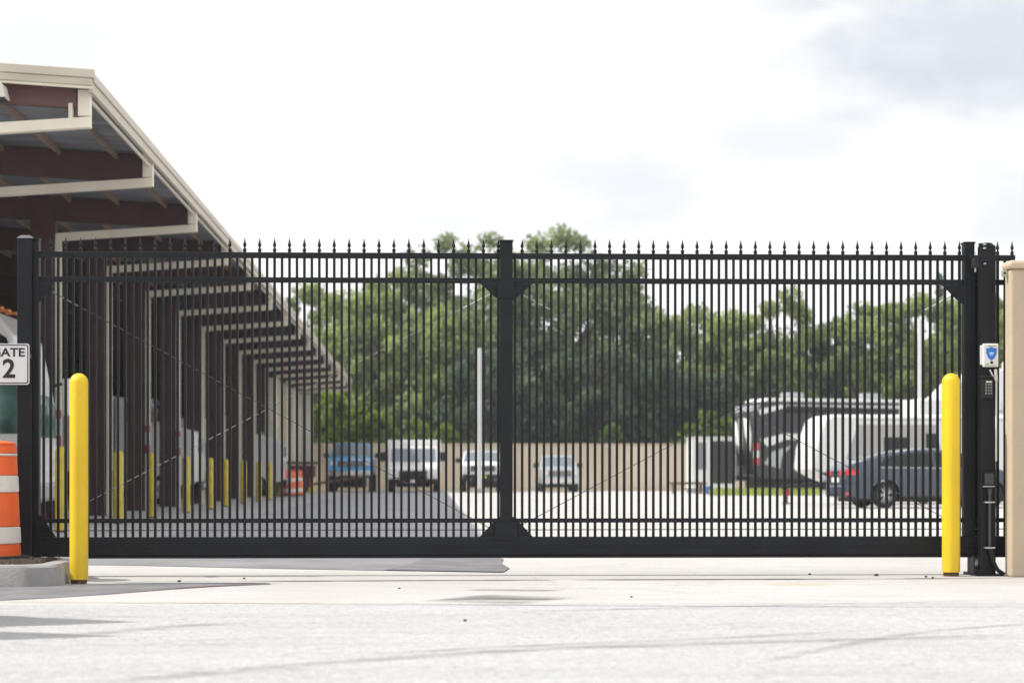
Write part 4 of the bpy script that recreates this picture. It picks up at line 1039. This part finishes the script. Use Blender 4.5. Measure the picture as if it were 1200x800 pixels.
def tree(name, X, Y, H, RX, label, m, n=9000, size=.28, nl=22, low=.12, cat='tree', group='trees beyond the boundary wall', RY=None, peaks=None, shape=1.0, seed=0, trunk_r=.35):
    r = random.Random(seed + int(X * 7) + int(Y)); RY = RY or RX * .8
    t = thing(name, (X, Y, 0), label, cat, group)
    lobes = []; zc = H * (.5 + low / 2); zr = H * (1 - low) / 2
    for k in range(nl):
        u = r.uniform(0, 2 * pi); h = r.uniform(-.9, .82); w = math.sqrt(max(0, 1 - abs(h) ** (2.2 * shape))) * r.uniform(.35, .85)
        lr = RX * r.uniform(.20, .36)
        z = zc + h * zr
        lobes.append((cos(u) * RX * w, sin(u) * RY * w, min(z, H - lr * .8), lr, lr, lr * r.uniform(.65, .9)))
    lobes.append((0, 0, zc, RX * .62, RY * .62, zr * .72)); lobes.append((0, 0, zc - zr * .55, RX * .6, RY * .6, zr * .42))
    for k in range(9):      # domed top
        a = R(-72 + k * 18 + r.uniform(-7, 7)); lr = RX * r.uniform(.22, .31)
        lobes.append((sin(a) * RX * .80, r.uniform(-.4, .4) * RY, zc + cos(a) * (H - zc) * r.uniform(.84, .97) - lr * .75, lr, lr, lr * .85))
    if peaks:
        for (dx, pz_, pr) in peaks: lobes.append((dx, -RY * .2, pz_ - pr * .8, pr, pr, pr * .85))
    leaf_object('crown', lobes, n, size, m, t)
    mb = MB(); th = zc - zr * .2
    mb.tube((0, 0, 0), (r.uniform(-.3, .3), 0, th * .5), trunk_r * 1.3, 12, trunk_r, False)
    for k in range(9):
        l = lobes[r.randrange(len(lobes))]; mid = Vector((l[0] * .4, l[1] * .4, th * .5 + (l[2] - th * .5) * .55))
        st = Vector((0, 0, th * r.uniform(.3, .5)))
        mb.tube(st, mid, trunk_r * .55, 8, trunk_r * .34, False); mb.tube(mid, Vector(l[:3]), trunk_r * .34, 6, .04, False)
    mb.build('trunk', M['bark'], t)
    return t
def hz(py, Y): return EYE + (HOR - py) / FPX * Y
def tx(px, Y): return WX(px, Y)
OKY = 126
tree('oak_tree', tx(640, OKY), OKY, hz(285, OKY), 6.4, 'broad tall oak rising highest beyond the wall, over the middle gate upright', 'leaf_oak', 46000, .19, 44, .14,
     peaks=[((656-640)/FPX*OKY, hz(260, OKY), 1.5), ((628-640)/FPX*OKY, hz(274, OKY), 1.1), ((678-640)/FPX*OKY, hz(272, OKY), 1.0), ((700-640)/FPX*OKY, hz(290, OKY), 1.3), ((600-640)/FPX*OKY, hz(290, OKY), 1.6), ((738-640)/FPX*OKY, hz(300, OKY), 1.4)], trunk_r=.55)
tree('oak_tree', tx(545, 131), 131, hz(292, 131), 3.9, 'oak with two rounded tops standing against the tallest oak', 'leaf_oak', 25000, .19, 26, .14,
     peaks=[((522-545)/FPX*131, hz(274, 131), .95), ((574-545)/FPX*131, hz(270, 131), 1.1), ((545-545)/FPX*131, hz(284, 131), 1.3), ((490-545)/FPX*131, hz(287, 131), 1.1)], trunk_r=.4)
specs = [
    (462, 134, 308, 3.0, 'leaf_olive', 'olive green tree between the shelter roof and the two-topped oak'),
    (418, 129, 330, 3.2, 'leaf_olive', 'light olive tree standing just past the shelter eave'),
    (368, 136, 322, 3.0, 'leaf_olive', 'pale tree partly hidden behind the end of the shelter roof'),
    (440, 126, 326, 3.3, 'leaf_olive', 'full olive tree rising behind the blue truck'),
    (484, 137, 302, 3.0, 'leaf_oak', 'tall oak in the row directly behind the white box truck'),
    (505, 123, 350, 3.0, 'leaf_olive', 'lower olive tree in front of the two-topped oak'),
    (715, 133, 305, 3.4, 'leaf_oak', 'oak on the far flank of the tallest oak, beside the open sky gap'),
    (770, 124, 352, 2.9, 'leaf_oak', 'shorter oak below the sky gap beside the tallest oak'),
    (815, 132, 343, 3.0, 'leaf_olive', 'olive tree between the shorter oak and the pointed-top tree'),
    (866, 128, 352, 2.9, 'leaf_olive', 'low olive tree above the portable cabin'),
    (918, 127, 328, 2.6, 'leaf_olive', 'upright olive tree with a peaked top above the black travel trailer'),
    (968, 132, 362, 2.7, 'leaf_dark', 'lower dark tree in the dip beyond the travel trailers'),
    (1022, 128, 346, 2.9, 'leaf_olive', 'rounded olive tree above the grey and white travel trailer'),
    (1075, 126, 333, 2.8, 'leaf_olive', 'olive tree directly behind the pale pole by the trailers'),
    (1138, 130, 325, 3.0, 'leaf_olive', 'tree behind the keypad post'),
    (1200, 127, 330, 3.2, 'leaf_olive', 'tree mostly hidden by the stucco wall end'),
]
for i, (px, Y, py, RX, m, lab) in enumerate(specs):
    tree('broadleaf_tree', tx(px, Y), Y, hz(py, Y), RX * (1.14 if px > 700 else 1.04), lab, m, 20000, .18, 34, .08, seed=i * 13, shape=.8)
# conifer spire
t = thing('conifer', (tx(1101, 133), 133, 0), 'thin dark conifer spire poking above the trees near the keypad post', 'tree', 'trees beyond the boundary wall')
Hc = hz(308, 133); leaf_object('crown', [(0, 0, Hc * k / 14, (1 - k / 14.6) * 1.5 + .12, (1 - k / 14.6) * 1.5 + .12, .8) for k in range(3, 14)], 5000, .16, 'leaf_dark', t)
MB().tube((0, 0, 0), (0, 0, Hc * .95), .2, 8, .03).build('trunk', M['bark'], t)
# dark trees in the shaded middle, behind the wall
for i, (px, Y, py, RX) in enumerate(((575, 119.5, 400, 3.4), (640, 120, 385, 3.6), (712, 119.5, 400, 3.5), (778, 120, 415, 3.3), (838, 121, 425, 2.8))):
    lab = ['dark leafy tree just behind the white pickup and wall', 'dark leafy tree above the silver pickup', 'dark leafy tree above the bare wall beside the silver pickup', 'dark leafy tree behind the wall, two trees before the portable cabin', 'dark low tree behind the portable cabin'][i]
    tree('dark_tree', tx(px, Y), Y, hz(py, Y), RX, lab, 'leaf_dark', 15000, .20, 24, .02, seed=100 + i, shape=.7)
# lime shrubs over the wall
for i, (px, Y, py, RX) in enumerate(((386, 115, 452, 1.3), (412, 116, 472, 1.4), (443, 115.5, 478, 1.3), (483, 116, 486, 1.3), (520, 115.5, 494, 1.1), (716, 115, 492, .8), (800, 115.5, 492, 1.1), (826, 116, 478, 1.1), (852, 116, 484, 1.0))):
    lab = ['tall lime green shrub right beside the shelter end', 'lime green shrub behind the blue truck', 'lime green shrub between the blue truck and the box truck', 'lime green shrub behind the white box truck', 'small lime green shrub past the white box truck',
           'small lime shrub poking over the bare wall', 'lime green shrub over the wall before the portable cabin', 'lime green shrub behind the panel of the portable cabin', 'lime green shrub between the portable cabin and the black trailer'][i]
    tree('lime_shrub', tx(px, Y), Y, hz(py, Y), RX, lab, 'leaf_lime', 4200, .16, 9, .05, 'shrub', 'lime shrubs behind the boundary wall', seed=200 + i, trunk_r=.08)
# far wood filling behind the trunks
lob = []
r = random.Random(9)
for k in range(70):
    Y = r.uniform(138, 150); px = 300 + k * 14.5 + r.uniform(-8, 8); h = hz(r.uniform(385, 425), Y)
    for q in range(3): lob.append((tx(px, Y), Y, h * (q + .6) / 3.3, 2.2, 2.0, h * .28))
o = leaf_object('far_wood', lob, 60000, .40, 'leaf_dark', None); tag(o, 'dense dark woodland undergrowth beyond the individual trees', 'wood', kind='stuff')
tag(MB().add([(-199, 112.2, .006), (199, 112.2, .006), (199, 399, .006), (-199, 399, .006)], [(0, 1, 2, 3)]).build('grass_field', mat('field', (.07, .10, .03), .9, var=.3, scale=.5)), kind='structure')

# cone-shaped shrubs added unseen outside the frame: they throw the pointed shadows on the drive
def shadow_cone(x, y, H, W, lab):
    t = thing('shadow_caster', (x, y, 0), lab, 'shrub', 'added shadow casters by the driveway')
    mb = MB(); n = 28; 
    prof = [(W/2 * (1 - k / 10.) * (1 + .05 * ((k * 7) % 3 - 1)) + .01, .12 + (H - .12) * k / 10.) for k in range(11)]
    mb.lathe([(0, .1)] + prof, n=n); mb.build('shadow_caster_core', M['leaf_dark'], t)
    leaf_object('shadow_caster_foliage', [(0, 0, .2 + (H - .2) * k / 12, W/2 * (1 - k / 12.5) + .02, W/2 * (1 - k / 12.5) + .02, .14) for k in range(12)], 3000, .03, 'leaf_oak', t, .05, -9)
    MB().tube((0, 0, 0), (0, 0, .2), .06, 8).build('shadow_caster_stem', M['bark'], t)
shadow_cone(-4.08, 12.45, 2.85, 2.3, 'added shadow-casting shrub beside the drive, inner one of two')
shadow_cone(-4.0, 11.38, 2.8, 1.9, 'added shadow-casting shrub, outer one of two')

# ------------------------------------------------------------------ light
SUN_EL = R(50); SUN_AZ = R(-1.5)      # rays travel toward +X
d = Vector((cos(SUN_EL) * cos(SUN_AZ), cos(SUN_EL) * sin(SUN_AZ), -sin(SUN_EL)))
sl = bpy.data.lights.new('sun', 'SUN'); sl.energy = 3.7; sl.angle = R(.8); sl.color = (1, .96, .90)
so = bpy.data.objects.new('sun', sl); COL.objects.link(so); so.rotation_euler = d.to_track_quat('-Z', 'Y').to_euler(); so.location = (-20, 10, 30)

w = bpy.data.worlds.new('World'); scene.world = w; w.use_nodes = True; nt = w.node_tree; L = nt.links
bg = nt.nodes['Background']; bg.inputs['Strength'].default_value = .1
sky = nt.nodes.new('ShaderNodeTexSky'); sky.sky_type = 'NISHITA'; sky.sun_disc = False
sky.sun_elevation = SUN_EL; sky.sun_rotation = R(270) ; sky.dust_density = 2.0
tc = nt.nodes.new('ShaderNodeTexCoord')
def wn(scale, st, det=6, off=(0, 0, 0)):
    mp = nt.nodes.new('ShaderNodeMapping'); mp.inputs['Scale'].default_value = st; mp.inputs['Location'].default_value = off
    L.new(tc.outputs['Generated'], mp.inputs[0]); n = nt.nodes.new('ShaderNodeTexNoise'); n.inputs['Scale'].default_value = scale; n.inputs['Detail'].default_value = det
    n.inputs['Roughness'].default_value = .55
    L.new(mp.outputs[0], n.inputs['Vector']); return n.outputs['Fac']
def mr(v, a, b, c, d_, smooth=True):
    r_ = nt.nodes.new('ShaderNodeMapRange'); r_.interpolation_type = 'SMOOTHSTEP' if smooth else 'LINEAR'
    for i, q in enumerate((a, b, c, d_)): r_.inputs[i + 1].default_value = q
    L.new(v, r_.inputs[0]); return r_.outputs[0]
def math_(op, a, b):
    n = nt.nodes.new('ShaderNodeMath'); n.operation = op
    for i, q in enumerate((a, b)):
        if isinstance(q, (int, float)): n.inputs[i].default_value = q
        else: L.new(q, n.inputs[i])
    return n.outputs[0]
def dirv(px, py):
    t = (px - 600) / FPX; u = (HOR - py) / FPX
    return Vector((t * cT + sT, cT - t * sT, u)).normalized()
def blob(px, py, rx, rz, rim=.35):
    # soft elliptical cloud patch around a sky direction
    mp = nt.nodes.new('ShaderNodeMapping'); mp.vector_type = 'POINT'
    dv = dirv(px, py); sx, sz = FPX / rx, FPX / rz
    mp.inputs['Scale'].default_value = (sx, sx * .2, sz); mp.inputs['Location'].default_value = (-dv.x * sx, -dv.y * sx * .2, -dv.z * sz)
    L.new(tc.outputs['Generated'], mp.inputs[0])
    ln = nt.nodes.new('ShaderNodeVectorMath'); ln.operation = 'LENGTH'; L.new(mp.outputs[0], ln.inputs[0])
    nz = wn(16, (1, 1, 2.0), 7, (px * .01, 0, 0))
    s = math_('ADD', ln.outputs['Value'], mr(nz, .25, .75, -.55, .55, False))
    return mr(s, .2, 1.25, 1, 0)
shade = math_('MULTIPLY', blob(735, 222, 150, 44), .36)
for (px, py, rx, rz, k) in ((905, 165, 110, 38, .34), (1170, 45, 220, 100, .66), (1040, 100, 120, 40, .12), (1120, 190, 70, 26, .14), (50, 40, 130, 50, .22), (1190, 255, 90, 50, .34), (200, 150, 130, 50, .14), (930, 5, 70, 25, .4), (450, 235, 110, 40, .16), (640, 268, 160, 26, .18)):
    shade = math_('ADD', shade, math_('MULTIPLY', blob(px, py, rx, rz), k))
wide = mr(wn(2.6, (1, 1, 2.5)), .40, .78, 0, .45)
cc = nt.nodes.new('ShaderNodeMix'); cc.data_type = 'RGBA'; cc.inputs[6].default_value = (9.1, 9.08, 9.12, 1); cc.inputs[7].default_value = (4.6, 5.2, 5.9, 1)
cl = math_('MINIMUM', shade, .9)
L.new(cl, cc.inputs[0])
mix = nt.nodes.new('ShaderNodeMix'); mix.data_type = 'RGBA'; mix.inputs[0].default_value = .92
L.new(wide, mix.inputs[0])
inv = math_('SUBTRACT', .96, math_('MULTIPLY', wide, .15)); L.new(inv, mix.inputs[0])
L.new(sky.outputs[0], mix.inputs[6]); L.new(cc.outputs[2], mix.inputs[7]); L.new(mix.outputs[2], bg.inputs['Color'])

hm = bpy.data.materials.new('haze_air'); hm.use_nodes = True; hn = hm.node_tree
hn.nodes.remove(hn.nodes['Principled BSDF'])
pv = hn.nodes.new('ShaderNodeVolumePrincipled'); pv.inputs['Color'].default_value = (.93, .96, 1, 1); pv.inputs['Density'].default_value = .0005; pv.inputs['Anisotropy'].default_value = .3
hn.links.new(pv.outputs[0], hn.nodes['Material Output'].inputs['Volume'])
tag(MB().box(-205, 205, -65, 405, -1.0, 40).build('haze', hm), 'thin summer haze over the yard', kind='stuff')

# ------------------------------------------------------------------ camera
cam = bpy.data.cameras.new('camera'); co = bpy.data.objects.new('camera', cam); COL.objects.link(co); scene.camera = co
co.location = (0, 0, EYE); co.rotation_euler = (R(90), 0, -TH)
cam.lens = 75; cam.sensor_width = 36; cam.shift_y = (HOR - 400) / 1200.0
cam.clip_start = .1; cam.clip_end = 3000
cam.dof.use_dof = True; cam.dof.focus_distance = 17.9; cam.dof.aperture_fstop = 2.4
vs = scene.view_settings; vs.view_transform = 'Standard'; vs.look = 'None'; vs.gamma = 1; vs.exposure = 0.34
scene.cycles.max_bounces = 6; scene.cycles.diffuse_bounces = 3; scene.cycles.glossy_bounces = 3; scene.cycles.transparent_max_bounces = 8
scene.cycles.use_denoising = True
